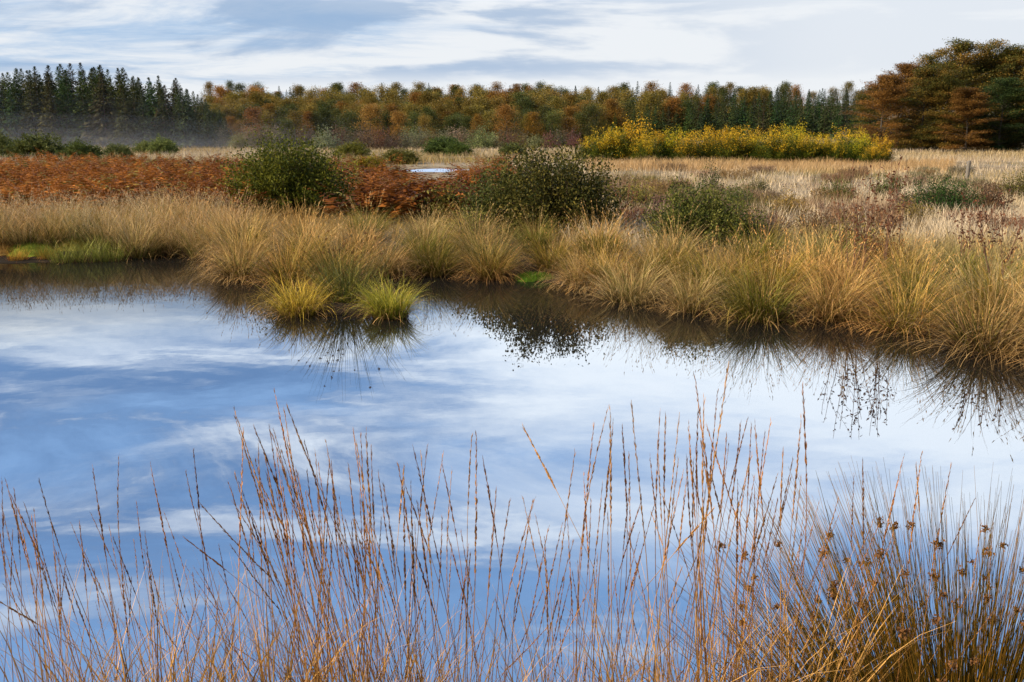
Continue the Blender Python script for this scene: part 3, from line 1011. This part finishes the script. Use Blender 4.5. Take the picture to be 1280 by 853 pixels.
RED = ((0.09, 0.035, 0.022), (0.20, 0.08, 0.035))
for px, Y, sd_, n, h, sp, lab in [(1078, 11.6, 480, 9, 1.62, 0.42, 'tallest leafy red-brown twigs rising from the right-hand bank'), (1122, 11.9, 481, 6, 1.6, 0.25, 'thin red-brown twigs just right of the tallest ones'),
                                  (1222, 11.8, 482, 8, 1.15, 0.5, 'shorter russet twigs by the fence post'), (1262, 10.6, 483, 6, 1.1, 0.4, 'russet twigs at the right edge above the tussocks'),
                                  (790, 15.5, 484, 6, 1.15, 0.3, 'brown twigs at the right flank of the middle willow')]:
    e = make_sapling('leafy_sapling', sd_, n, h, sp, RED)
    e.location = ground_at(px, Y)
    tag(e, lab, 'sapling', 'leafy saplings on the bank')

# fence post
def make_post():
    g = Geo()
    r = np.random.default_rng(5)
    k = 10
    ths = np.arange(k) * 2 * PI / k
    rings = []
    for z, q in ((-0.3, 1.05), (0.0, 1.04), (0.4, 1.0), (0.8, 0.98), (1.06, 0.95), (1.09, 0.86)):
        rr = 0.075 * q * (1 + 0.06 * np.sin(ths * 3 + 1))
        rings.append(np.stack([rr * np.cos(ths) + 0.02 * z, rr * np.sin(ths), np.full(k, z) + (0.015 * np.cos(ths) if z > 1 else 0)], -1))
    V = np.concatenate(rings)
    F = [[i * k + j, i * k + (j + 1) % k, (i + 1) * k + (j + 1) % k, (i + 1) * k + j] for i in range(5) for j in range(k)]
    g.add(V, F, (0.17, 0.15, 0.125))
    g.f.append(np.arange(50, 60)[None])
    return g.obj('fence_post', M_BARK)


o = make_post()
o.location = ground_at(1211, 32)
o.scale = (0.85, 0.85, 0.72)
tag(o, 'lone weathered grey wooden fence post in the right of the meadow', 'fence post')

# ------------------------------------------------------------------ bracken, meadow grass, heather
def scatter(n, px0, px1, Y0, Y1, r, power=1.0):
    Y = 1 / (1 / Y1 + (1 / Y0 - 1 / Y1) * r.uniform(0, 1, n) ** power)
    px = r.uniform(px0, px1, n)
    X = (px - CX) / FPX * (Y / math.cos(PITCH)) * 0.985
    return X, Y


def bracken(name, X, Y, r, ln=1.0, cols=((0.10, 0.030, 0.007), (0.40, 0.15, 0.028))):
    N = len(X)
    base = np.stack([X, Y, ground_z(X, Y) - 0.03], -1)
    az = r.uniform(0, 2 * PI, N)
    tilt = r.uniform(0.15, 0.5, N)
    droop = r.uniform(0.8, 1.7, N)
    L = ln * r.uniform(0.6, 1.2, N) * (0.7 + 0.7 * fbm(X * 0.5 + 7, Y * 0.25))
    g = Geo()
    V, F, t, ix = blades(base, az, tilt, droop, L, np.full(N, 0.012), 8, 1.3, r)
    tone = np.clip(r.beta(1.0, 1.6, N) + 1.1 * (fbm(X * 0.45, Y * 0.2) - 0.45), 0, 1)
    fc = lerp(cols[0], cols[1], tone)
    gr = r.uniform(0, 1, N) < 0.06 + 0.35 * sst(Y, 38, 55) * (X > -14)
    fc[gr] = lerp((0.14, 0.13, 0.03), (0.3, 0.22, 0.05), r.uniform(0, 1, gr.sum()))
    g.add(V, F, (fc * 0.7)[ix])
    C = V.reshape(N, 9, 2, 3).mean(2)
    for k in range(2, 8):
        for sgn in (-1, 1):
            d0 = C[:, k + 1] - C[:, k] if k < 8 else C[:, k] - C[:, k - 1]
            d0 = unit(d0)
            side = unit(np.cross(d0, np.array([0, 0, 1.0])))
            for off in (0.0, 0.5):
                c = C[:, k] * (1 - off) + C[:, k + 1] * off
                q = (k + off) / 8
                pl = L * 0.34 * (1.08 - q) * r.uniform(0.8, 1.2, N)
                dd = side * sgn + d0 * 0.35 + np.stack([np.zeros(N), np.zeros(N), -r.uniform(0.05, 0.5, N)], -1)
                Vp, Fp = leaves(c, dd, pl, pl * 0.32, r, 1.0)
                g.add(Vp, Fp, np.repeat(fc * r.uniform(0.75, 1.25, (N, 1)), 4, 0))
    o = g.obj(name, M_FERN)
    return tag(o, kind='stuff')


r = np.random.default_rng(21)
X, Y = scatter(3600, -70, 330, 19.5, 60, r, 0.9)
X2, Y2 = scatter(2200, 415, 640, 18.6, 55, r)
dens = fbm(X2 * 0.25, Y2 * 0.1) > 0.30
X, Y = np.concatenate([X, X2[dens]]), np.concatenate([Y, Y2[dens]])
inpool = (np.abs(X - POOL[0] + 0.3) < 2.2) & (Y > 33) & (Y < POOL[1] + 7.5)
inpool |= (np.abs(X / Y - POOL[0] / POOL[1]) < 0.030) & (Y > 23) & (Y < POOL[1] + 2)
X, Y = X[~inpool], Y[~inpool]
bracken('bracken', X, Y, r)


def meadow(name, n, px0, px1, Y0, Y1, seed, hgt, palette, noise_s=0.35, wid=0.006, power=1.0, mask=None):
    r = np.random.default_rng(seed)
    X, Y = scatter(n, px0, px1, Y0, Y1, r, power)
    # blades gather into small tufts
    X = X + 0.05 * np.sin(X * 23) + 0.0
    d = np.hypot(X, Y) - bank_r(X, Y)
    ok = (d > 2.3) & (np.sqrt(((X - POOL[0]) / 2.1) ** 2 + ((Y - POOL[1]) / 6.5) ** 2) > 1)
    ok &= ~((np.abs(X / Y - POOL[0] / POOL[1]) < 0.03) & (Y > 30) & (Y < 45))
    if mask is not None:
        ok &= mask(X, Y)
    X, Y = X[ok], Y[ok]
    N = len(X)
    base = np.stack([X, Y, ground_z(X, Y) - 0.02], -1)
    f = fbm(X * noise_s, Y * noise_s * 0.55, 4)
    f2 = fbm(X * noise_s * 3 + 40, Y * noise_s * 1.6, 3)
    q = np.clip((f - 0.22) / 0.56, 0, 0.999) * (len(palette) - 1)
    i = q.astype(int)
    pa = np.asarray(palette)
    col = pa[i] + (pa[i + 1] - pa[i]) * (q - i)[:, None]
    L = hgt * r.uniform(0.5, 1.2, N) * (0.5 + 1.0 * f2)
    V, F, t, ix = blades(base, r.uniform(0, 2 * PI, N), np.abs(r.normal(0, 0.3, N)), r.uniform(0.1, 1.0, N), L, wid * (1 + Y * 0.035) * r.uniform(0.7, 1.3, N), 3, 1.4, r)
    c = col[ix] * r.uniform(0.7, 1.3, (N, 1))[ix]
    o = Geo().add(V, F, c).obj(name, M_GRASS)
    return tag(o, kind='stuff')


PALE = (0.52, 0.42, 0.29)
meadow('meadow_grass', 60000, 590, 1400, 12, 100, 31, 0.34, [(0.14, 0.13, 0.03), (0.30, 0.22, 0.09), (0.44, 0.33, 0.18), PALE, (0.58, 0.46, 0.30), (0.26, 0.165, 0.09), (0.13, 0.12, 0.03)], 0.28)
meadow('meadow_grass', 26000, -80, 640, 15.5, 110, 32, 0.42, [(0.20, 0.17, 0.03), (0.30, 0.20, 0.06), (0.36, 0.21, 0.06), (0.42, 0.28, 0.10)], 0.3)
meadow('far_meadow_grass', 45000, -80, 1400, 60, 165, 34, 0.5, [(0.26, 0.20, 0.07), (0.34, 0.24, 0.11), (0.44, 0.34, 0.19), PALE, (0.30, 0.19, 0.13)], 0.12)
meadow('tan_grass', 16000, 730, 1180, 44, 58, 33, 0.45, [(0.40, 0.25, 0.11), (0.46, 0.31, 0.15)], 0.2)

HEATH = ((0.10, 0.066, 0.034), (0.24, 0.155, 0.08))


def make_heather(seed):
    r = np.random.default_rng(seed)
    n = 260
    a = r.uniform(0, 2 * PI, n)
    q = 0.42 * np.sqrt(r.uniform(0, 1, n))
    b = np.stack([q * np.cos(a), q * np.sin(a), np.full(n, -0.03)], -1)
    V, F, t, ix = blades(b, a, r.uniform(0, 0.6, n), r.uniform(-0.2, 0.5, n), r.uniform(0.18, 0.42, n), np.full(n, 0.012), 3, 1, r)
    g = Geo().add(V, F, blade_colors(t, ix, r, HEATH[0], HEATH[1], 0.1))
    tip = V.reshape(n, 8, 3)[:, 5]
    for k in range(5):
        Vl, Fl = leaves(tip + r.normal(0, 0.03, (n, 3)), rdir(n, r) + np.array([0, 0, 0.8]), 0.04, 0.014, r)
        g.add(Vl, Fl, np.repeat(lerp(HEATH[0], HEATH[1], r.uniform(0, 1, n)), 4, 0))
    return g.obj('heather_plant', M_LEAF)


heather = Kinds([make_heather(50 + i) for i in range(3)])
r = np.random.default_rng(61)
for j in range(60):
    X, Y = scatter(1, 770, 1330, 15.5, 46, r, 1.2)
    x, y = float(X[0]), float(Y[0])
    o = heather.place(j, (x, y, gz(x, y)), float(r.uniform(0.6, 1.4)), float(r.uniform(0, 6)), tuple(r.uniform(0.8, 1.25, 3)))
    tag(o, 'purplish brown heather plant on the pale meadow', 'heather', 'heather plants on the meadow')

# ------------------------------------------------------------------ mist bank at the foot of the left wood
def make_mist(rx, ry, rz, loc, dens):
    import bmesh
    bm = bmesh.new()
    bmesh.ops.create_icosphere(bm, subdivisions=4, radius=1.0)
    bmesh.ops.scale(bm, vec=(rx, ry, rz), verts=bm.verts)
    me = bpy.data.meshes.new('mist')
    bm.to_mesh(me)
    bm.free()
    m = bpy.data.materials.new('thin_mist')
    m.use_nodes = True
    t = NT(m.node_tree)
    v = t.n('ShaderNodeVolumePrincipled')
    v.inputs['Color'].default_value = (0.93, 0.95, 1.0, 1)
    v.inputs['Density'].default_value = dens
    v.inputs['Anisotropy'].default_value = 0.2
    out = t.n('ShaderNodeOutputMaterial')
    t.link(v.outputs[0], out.inputs['Volume'])
    me.materials.append(m)
    o = bpy.data.objects.new('mist', me)
    COL.objects.link(o)
    o.location = loc
    return tag(o, kind='stuff')


for rx, ry, rz, loc, dens in ((60, 12, 8.0, (-72, 134, 0.3), 0.0006), (54, 10, 5.2, (-74, 134.5, 0.3), 0.0016), (48, 8.5, 3.2, (-75, 135, 0.3), 0.0022), (40, 7, 1.9, (-66, 135.5, 0.3), 0.003)):
    make_mist(rx, ry, rz, loc, dens)

# ------------------------------------------------------------------ tussocks on the far bank
tus = Kinds([make_tussock('grass_tussock', 500 + i, 1250, 1.06, 0.21, 7.2, OLIVE, [STRAW, GOLDGREEN, lerp(STRAW, TAN, 0.6), lerp(STRAW, GOLDGREEN, 0.6)][i % 4], [0.40, 0.26, 0.52, 0.34][i % 4], 1.0, 18,
                          bias=[0.04, -0.24, 0.0, -0.12][i % 4]) for i in range(8)])
tus_tall = Kinds([make_tussock('grass_tussock', 520 + i, 460, 1.0, 0.24, 8.5, (0.12, 0.13, 0.02), STRAW, 0.14, 1.5, 46, (0.56, 0.43, 0.26)) for i in range(4)])


def bank_point(px, back):
    """point `back` metres behind the waterline in column px"""
    y0 = float(np.interp(px, [a for a, b in WL], [b for a, b in WL]))
    p = on_plane(px, y0)
    k = 1 + back / np.hypot(p[0], p[1])
    return p[0] * k, p[1] * k


def lay_row(kinds, px0, px1, back, gap, smin, smax, jit=0.15):
    out = []
    px = px0
    while px < px1:
        b = back + random.uniform(-jit, jit)
        x, y = bank_point(px, b)
        s = random.uniform(smin, smax)
        lum = random.uniform(0.72, 1.15)
        warm = random.uniform(-1, 1)
        o = kinds.place(random.randrange(len(kinds.p)), (x, y, gz(x, y) - 0.02), s, random.uniform(0, 6.28), tuple(lum * c for c in (1 + 0.13 * warm, 1.0, 1 - 0.12 * warm)))
        out.append((px, o))
        px += gap * FPX / y * random.uniform(0.8, 1.2)
    return out


front = lay_row(tus, 300, 628, 0.10, 0.80, 0.70, 1.14) + lay_row(tus, 728, 1560, 0.10, 0.80, 0.70, 1.14)
nl, nr = 0, 0
for px, o in front:
    if px < 680:
        tag(o, f'arching straw tussock at the water left of the moss patch, {ORD[nl]} along the bank', 'grass tussock', 'straw tussocks along the water')
        nl += 1
    else:
        tag(o, f'arching straw tussock at the water, {ORD[nr]} to the right of the moss patch', 'grass tussock', 'straw tussocks along the water')
        nr += 1
for back, gap, grp in ((0.8, 0.84, 'second'), (1.5, 0.92, 'third'), (2.3, 1.0, 'fourth')):
    for px, o in lay_row(tus, 310, 1480, back, gap, 0.78 - 0.09 * back, 1.08 - 0.09 * back, 0.3):
        tag(o, f'straw tussock in the {grp} row back from the water on the main bank', 'grass tussock', f'straw tussocks of the {grp} row')
nl = 0
for px, o in lay_row(tus_tall, 172, 272, 0.12, 0.42, 0.72, 0.9, 0.1):
    tag(o, f'upright green-footed tussock beside the narrow inlet, {ORD[nl]} from its left end', 'grass tussock', 'tall tussocks by the inlet')
    nl += 1
nl = 0
for px, o in lay_row(tus_tall, -70, 290, 1.2, 0.42, 0.72, 0.9, 0.2):
    tag(o, f'tall pale straw tussock of the left bank, {ORD[nl]} from the left', 'grass tussock', 'tall tussocks of the left bank')
    nl += 1
for back in (1.9, 2.7):
    for px, o in lay_row(tus_tall, -80, 300, back, 0.46, 0.7, 0.9, 0.25):
        tag(o, 'pale straw tussock at the back of the left bank before the bracken', 'grass tussock', 'back tussocks of the left bank')

# short bright reeds and a lime cushion on the left bank
reed = Kinds([make_tussock('green_reed_tuft', 560 + i, 300, 0.55, 0.24, 6.0, (0.13, 0.15, 0.02), (0.30, 0.29, 0.06), 0.06, 2.2, 0) for i in range(2)])
for k, (px, b, s, lab) in enumerate([(82, 0.05, 0.9, 'short bright green reed tuft standing in the water, left one of the pair'), (112, 0.08, 1.0, 'taller bright green reed tuft at the left bank edge'),
                                     (140, 0.05, 0.85, 'short green reed tuft right of the taller one'), (182, 0.0, 0.5, 'tiny green tuft at the mouth of the inlet'),
                                     (60, 0.35, 0.6, 'low yellowing reed tuft behind the lime moss cushion'), (22, 0.3, 0.55, 'low yellow-brown tuft at the left edge of the bank')]):
    x, y = bank_point(px, b)
    o = reed.place(k, (x, y, max(gz(x, y), -0.05)), s, k * 1.3, [(1, 1, 1), (1, 1, 1), (1, 1, 1), (1.1, 0.9, 0.7), (1.6, 1.1, 0.9), (2.0, 1.1, 0.9)][k])
    tag(o, lab, 'reed tuft', 'green reed tufts of the left bank')

M_MOSS = plant_mat('wet_moss', 0.1, 0.8, 0.15, 0.4, 30)


def make_moss(seed, w, d, h, col):
    r = np.random.default_rng(seed)
    n, k = 16, 48
    rr, th_ = np.meshgrid(np.linspace(0.0, 1, n), np.linspace(0, 2 * PI, k, endpoint=False), indexing='ij')
    wob = 1 + 0.12 * np.sin(th_ * 3 + seed) + 0.08 * np.sin(th_ * 5)
    X, Y = rr * np.cos(th_) * w / 2 * wob, rr * np.sin(th_) * d / 2 * wob
    Z = h * (1 - rr ** 2.2) + 0.03 * (fbm(X * 9 + 5, Y * 9) - 0.5) - 0.04 * rr
    V = np.stack([X, Y, Z], -1).reshape(-1, 3)
    i, j = np.meshgrid(np.arange(n - 1), np.arange(k), indexing='ij')
    F = np.stack([i * k + j, (i + 1) * k + j, (i + 1) * k + (j + 1) % k, i * k + (j + 1) % k], -1).reshape(-1, 4)
    g = Geo().add(V, F, col)
    m = 900
    a, q = r.uniform(0, 2 * PI, m), np.sqrt(r.uniform(0, 1, m))
    b = np.stack([q * np.cos(a) * w / 2, q * np.sin(a) * d / 2, h * (1 - q ** 2.2) - 0.02], -1)
    V, F, t, ix = blades(b, r.uniform(0, 6.28, m), np.abs(r.normal(0, 0.4, m)), r.uniform(0, 0.8, m), r.uniform(0.03, 0.09, m), np.full(m, 0.006), 2, 1.2, r)
    g.add(V, F, np.asarray(col) * r.uniform(0.7, 1.3, (m, 1))[ix])
    return g.obj('moss_cushion', M_MOSS, smooth=True)


for px, py, w, d, h, col, lab in [(668, 350, 0.6, 0.42, 0.06, (0.10, 0.19, 0.012), 'vivid green wet moss cushion at the water between two straw tussocks'),
                                  (38, 322, 0.9, 0.6, 0.13, (0.16, 0.20, 0.02), 'lime moss cushion on the left bank edge'), (95, 318, 0.7, 0.6, 0.12, (0.24, 0.19, 0.03), 'yellow-brown moss cushion among the bright reeds'),
                                  (0, 322, 0.9, 0.6, 0.12, (0.30, 0.17, 0.04), 'orange-brown moss cushion at the left frame edge')]:
    x, y, _ = on_plane(px, py)
    o = make_moss(int(px), w, d, h, col)
    o.location = (x, y, max(0.0, gz(x, y)))
    tag(o, lab, 'moss')

# ------------------------------------------------------------------ the islet
isl = on_plane(430, 391)


def islet_mound():
    n, k = 8, 30
    rr, th_ = np.meshgrid(np.linspace(0, 1, n), np.linspace(0, 2 * PI, k, endpoint=False), indexing='ij')
    X, Y = rr * np.cos(th_) * 0.60, rr * np.sin(th_) * 0.32
    Z = 0.10 * (1 - rr ** 2) - 0.10 * rr ** 3 + 0.02 * (fbm(X * 6, Y * 6) - 0.5)
    V = np.stack([X, Y, Z], -1).reshape(-1, 3)
    i, j = np.meshgrid(np.arange(n - 1), np.arange(k), indexing='ij')
    F = np.stack([i * k + j, (i + 1) * k + j, (i + 1) * k + (j + 1) % k, i * k + (j + 1) % k], -1).reshape(-1, 4)
    return Geo().add(V, F, (0.035, 0.024, 0.014)).obj('peat_islet', M_MOSS, smooth=True)


o = islet_mound()
o.location = (isl[0], isl[1] + 0.1, 0.0)
tag(o, kind='structure')
x, y, _ = on_plane(374, 393)
o = make_tussock('sedge_tuft', 600, 950, 0.60, 0.2, 6.0, (0.26, 0.20, 0.02), (0.60, 0.40, 0.055), 0.18, 0.9, 0)
o.location = (x, y, 0.03)
tag(o, 'low golden-yellow sedge tuft at the left of the islet', 'sedge tuft')
x, y, _ = on_plane(488, 396)
o = make_tussock('sedge_tuft', 601, 1100, 0.62, 0.17, 6.0, (0.15, 0.185, 0.012), (0.48, 0.40, 0.05), 0.14, 0.95, 0)
o.location = (x, y, 0.03)
tag(o, 'round yellow-green sedge tuft at the right of the islet', 'sedge tuft')


def make_rush(name, seed, n, h, rootr, cols, nhead, maxtilt, head=0.02, wmm=2.2, bias=None):
    """soft rush: stiff round stems that fan out, with a brown flower cluster below the tip of some"""
    r = np.random.default_rng(seed)
    e = empty(name)
    a = r.uniform(0, 2 * PI, n)
    q = rootr * np.sqrt(r.uniform(0, 1, n))
    tl = maxtilt * (q / rootr) ** 0.8 * r.uniform(0.5, 1.1, n)
    az = a + r.normal(0, 0.4, n)
    L = h * r.uniform(0.42, 1.08, n)
    dr = r.uniform(0.0, 0.35, n)
    m = 8
    s = np.linspace(0, 1, m)
    ang = tl[:, None] + dr[:, None] * s[None] ** 1.5
    st = (L / (m - 1))[:, None]
    P = np.cumsum(np.stack([np.sin(ang) * np.cos(az)[:, None] * st, np.sin(ang) * np.sin(az)[:, None] * st, np.cos(ang) * st], -1), 1)
    P = P + np.stack([q * np.cos(a), q * np.sin(a), np.full(n, -0.1)], -1)[:, None]
    V, F = tubes(P, (wmm / 2000) * (1 - 0.8 * s[None]) * r.uniform(0.7, 1.2, n)[:, None], 3)
    C = lerp(cols[0], cols[1], np.clip(r.beta(0.7, 1.9, n)[:, None] + 0.15 * s[None], 0, 1))
    Geo().add(V, F, np.repeat(C.reshape(-1, 3), 3, 0)).obj('rush_foliage', M_GRASS, e)
    pick = np.nonzero((L > 0.72 * h) & (P[:, -1, 0] < 0.45 * h) & (tl > 0.12))[0]
    order = r.permutation(pick)[:nhead]
    protos = []
    for i, k in enumerate(order):
        pos = P[k, 5] + (P[k, 6] - P[k, 5]) * r.uniform(0, 1)
        if i < 4:
            g = Geo()
            b = 44
            V, F = leaves(r.normal(0, head * 0.22, (b, 3)), rdir(b, r), head * r.uniform(0.3, 0.55, b), head * 0.3, r)
            g.add(V, F, np.repeat(lerp((0.09, 0.04, 0.016), (0.26, 0.12, 0.04), r.uniform(0, 1, b)), 4, 0))
            o = g.obj('flower_head', M_SEED, e)
            protos.append(o)
        else:
            o = protos[i % 4].copy()
            COL.objects.link(o)
            o.parent = e
            o.rotation_euler = tuple(r.uniform(0, 6, 3))
            o.scale = (float(r.uniform(0.7, 1.3)),) * 3
        o.location = tuple(pos)
    return e


x, y, _ = on_plane(432, 384)
o = make_tussock('sedge_tuft', 602, 560, 0.82, 0.26, 8, (0.10, 0.115, 0.02), (0.30, 0.25, 0.05), 0.2, 1.1, 0)
o.location = (x, y + 0.05, 0.05)
tag(o, 'taller olive-green sedge tuft at the back of the islet between the other two', 'sedge tuft')
o = make_rush('rush_plant', 603, 150, 0.98, 0.16, ((0.045, 0.06, 0.014), (0.17, 0.14, 0.04)), 26, 0.62, 0.024, 6.0)
o.location = (x + 0.03, y, 0.05)
tag(o, 'dark rush with thin stems fanning from the middle of the islet', 'rush')

# ------------------------------------------------------------------ near bank: flowering grass and rush
def make_stem(seed):
    """one flowering stem of unit chord along +Z, with its narrow seed head"""
    r = np.random.default_rng(seed)
    m = 14
    s = np.linspace(0, 1, m)
    bow = r.uniform(0.02, 0.07)
    ph = r.uniform(0, 6.28)
    off = bow * np.sin(PI * s) + 0.02 * np.sin(2 * PI * s) * r.uniform(-1, 1)
    P = np.stack([off * np.cos(ph), off * np.sin(ph), s], -1)
    if seed % 7 == 3:                      # snapped or bent over near the top
        b0 = r.uniform(0.55, 0.8)
        over = np.clip(s - b0, 0, None)
        P[:, 0] += over * math.cos(ph) * 0.5
        P[:, 1] += over * math.sin(ph) * 0.5
        P[:, 2] -= over * 0.2
    tone = r.uniform(0, 1)
    sc = lerp((0.30, 0.125, 0.035), (0.56, 0.30, 0.10), tone)
    V, F = tubes(P[None], (0.0017 * (1 - 0.72 * s))[None], 4)
    C = np.repeat(lerp(sc * 0.8, sc, s), 4, 0)
    stem = Geo().add(V, F, C).obj('flower_stem', M_GRASS)
    hl = r.uniform(0.17, 0.36)
    fat = r.uniform(0.65, 1.2)
    nb = 110
    u = 1 - hl * r.uniform(0, 1, nb) ** 0.9
    # spikelets sit in short bunches up the axis
    u = 1 - np.round((1 - u) / 0.012) * 0.012 + r.normal(0, 0.0045, nb)
    c = np.stack([np.interp(u, s, P[:, i]) for i in range(3)], -1)
    ax = unit(np.stack([np.interp(np.minimum(u + 0.03, 1), s, P[:, i]) for i in range(3)], -1) - np.stack([np.interp(u - 0.03, s, P[:, i]) for i in range(3)], -1))
    d = ax + rdir(nb, r) * 0.20
    taper = np.clip((1 - u) / hl * 2.2, 0.45, 1) * np.clip((u - 1 + hl) / hl * 3 + 0.4, 0.4, 1)
    V, F = leaves(c, d, r.uniform(0.010, 0.020, nb), r.uniform(0.0022, 0.0042, nb) * taper * fat, r)
    hc = lerp((0.16, 0.06, 0.018), (0.56, 0.28, 0.085), np.clip(tone * 0.6 + r.uniform(0, 0.5, nb), 0, 1))
    h = Geo().add(V, F, np.repeat(hc, 4, 0)).obj('seed_head', M_SEED, stem)
    return stem


stems = [make_stem(700 + i) for i in range(14)]
stem_used = set()


def place_stem(parent, base, tip, k):
    src = stems[k]
    if k in stem_used:
        o = src.copy()
        COL.objects.link(o)
        c = src.children[0].copy()
        COL.objects.link(c)
        c.parent = o
    else:
        o = src
        stem_used.add(k)
    o.parent = parent
    v = Vector(tip) - Vector(base)
    q = v.to_track_quat('Z', 'Y') @ Quaternion((0, 0, 1), random.uniform(0, 6.28))
    o.rotation_euler = q.to_euler()
    o.location = Vector(base) - parent.location
    o.scale = (v.length,) * 3
    lum = random.uniform(0.6, 1.25)
    warm = random.uniform(0.9, 1.1)
    for x in [o] + list(o.children):
        x.color = (lum * warm, lum, lum / warm, 1)
    return o


def make_basal(seed, n, h):
    r = np.random.default_rng(seed)
    a = r.uniform(0, 2 * PI, n)
    q = 0.14 * np.sqrt(r.uniform(0, 1, n))
    b = np.stack([q * np.cos(a), q * np.sin(a), np.full(n, -0.05)], -1)
    V, F, t, ix = blades(b, a, np.abs(r.normal(0.05, 0.22, n)), r.uniform(0.2, 1.3, n), h * r.uniform(0.5, 1.1, n), np.full(n, 0.004), 6, 1.6, r)
    return Geo().add(V, F, blade_colors(t, ix, r, (0.20, 0.11, 0.02), (0.56, 0.31, 0.09), 0.1)).mesh('leaf_foliage', M_GRASS)


basal = [make_basal(740 + i, 110, 0.58) for i in range(3)]
# (column of the foot, depth, how many stems, tips from px/py to px/py, spread)
CL = [(-8, 2.35, 13, (-14, 590), (34, 640), 'thin russet grass clump at the lower left corner'),
      (62, 2.5, 13, (36, 600), (105, 655), 'russet grass clump right of the corner clump'),
      (130, 2.3, 12, (112, 570), (190, 690), 'sparse grass clump with one tall stem near the lower left'),
      (205, 2.5, 8, (165, 560), (262, 660), 'grass clump with crossing stems left of the dense one'),
      (300, 2.4, 9, (215, 610), (300, 690), 'low slanting grass clump beside the dense one'),
      (392, 2.45, 34, (285, 490), (372, 590), 'dense tall grass clump leaning left'),
      (445, 2.35, 36, (352, 540), (462, 620), 'densest upright rust-gold grass clump left of the middle'),
      (498, 2.5, 26, (432, 530), (525, 610), 'dark-headed grass clump right of the densest one'),
      (555, 2.4, 15, (525, 540), (605, 640), 'grass clump with slender tips near the middle'),
      (590, 2.55, 13, (610, 600), (725, 690), 'dark grass clump whose stems sweep to the right'),
      (705, 2.4, 6, (640, 600), (745, 660), 'thin pale grass clump in the middle'),
      (770, 2.5, 15, (715, 490), (800, 600), 'tall grass clump leaning left right of the middle'),
      (850, 2.4, 17, (780, 490), (870, 610), 'airy pale grass clump with very tall stems'),
      (925, 2.45, 20, (855, 450), (950, 560), 'tallest pale golden grass clump left of the rush'),
      (985, 2.5, 17, (925, 480), (1010, 570), 'tall straight grass clump just left of the rush'),
      (1045, 2.4, 10, (1000, 520), (1075, 630), 'russet grass clump in front of the rush'),
      (1110, 2.55, 6, (1085, 520), (1150, 640), 'slender grass stems rising through the rush'),
      (1225, 2.35, 5, (1180, 560), (1262, 640), 'few pale grass stems above the right of the rush')]
for k, (px, Y, n, t0, t1, lab) in enumerate(CL):
    bx, by, bz = ground_at(px, Y)
    e = empty('flowering_grass_clump', (bx, by, bz))
    for j in range(n):
        f = (j + random.uniform(0.1, 0.9)) / n
        tx = t0[0] + (t1[0] - t0[0]) * f + random.uniform(-10, 10)
        lo, hi = min(t0[1], t1[1]), max(t0[1], t1[1]) + 60
        ty = lo + (hi - lo) * random.random() ** 0.85
        a = random.uniform(0, 6.28)
        q = 0.16 * math.sqrt(random.random())
        sx = (f - 0.5) * 0.16
        b = (bx + sx + q * math.cos(a), by + q * math.sin(a), bz - 0.03)
        tip = at_depth(tx, ty, by + q * math.sin(a) * 1.5 + random.uniform(-0.16, 0.16))
        place_stem(e, b, tip, random.randrange(14))
    # short second-storey stems
    for j in range(n * 2 // 3):
        a = random.uniform(0, 6.28)
        q = 0.2 * math.sqrt(random.random())
        b = (bx + q * math.cos(a), by + q * math.sin(a), bz - 0.03)
        tip = at_depth(random.uniform(min(t0[0], px) - 15, max(t1[0], px) + 15), random.uniform(690, 850), by + q * math.sin(a))
        place_stem(e, b, tip, random.randrange(14))
    if px > 1100:
        tag(e, lab, 'grass clump', 'flowering grass clumps of the near bank')
        continue
    o = bpy.data.objects.new('leaf_foliage', basal[k % 3])
    COL.objects.link(o)
    o.parent = e
    o.rotation_euler = (0, 0, k * 1.1)
    tag(e, lab, 'grass clump', 'flowering grass clumps of the near bank')

o = make_rush('rush_plant', 760, 3000, 0.92, 0.30, ((0.022, 0.034, 0.004), (0.46, 0.22, 0.028)), 99, 0.78, 0.024, 4.6)
o.location = ground_at(1300, 2.62)
tag(o, 'big soft rush with dark brown flower clusters in the lower right corner', 'rush')

for kd in (bog, spruce, far_spruce, special, scrub, pale, beech, young, dome, heather, tus, tus_tall, reed, *hill_kinds.values()):
    kd.drop()
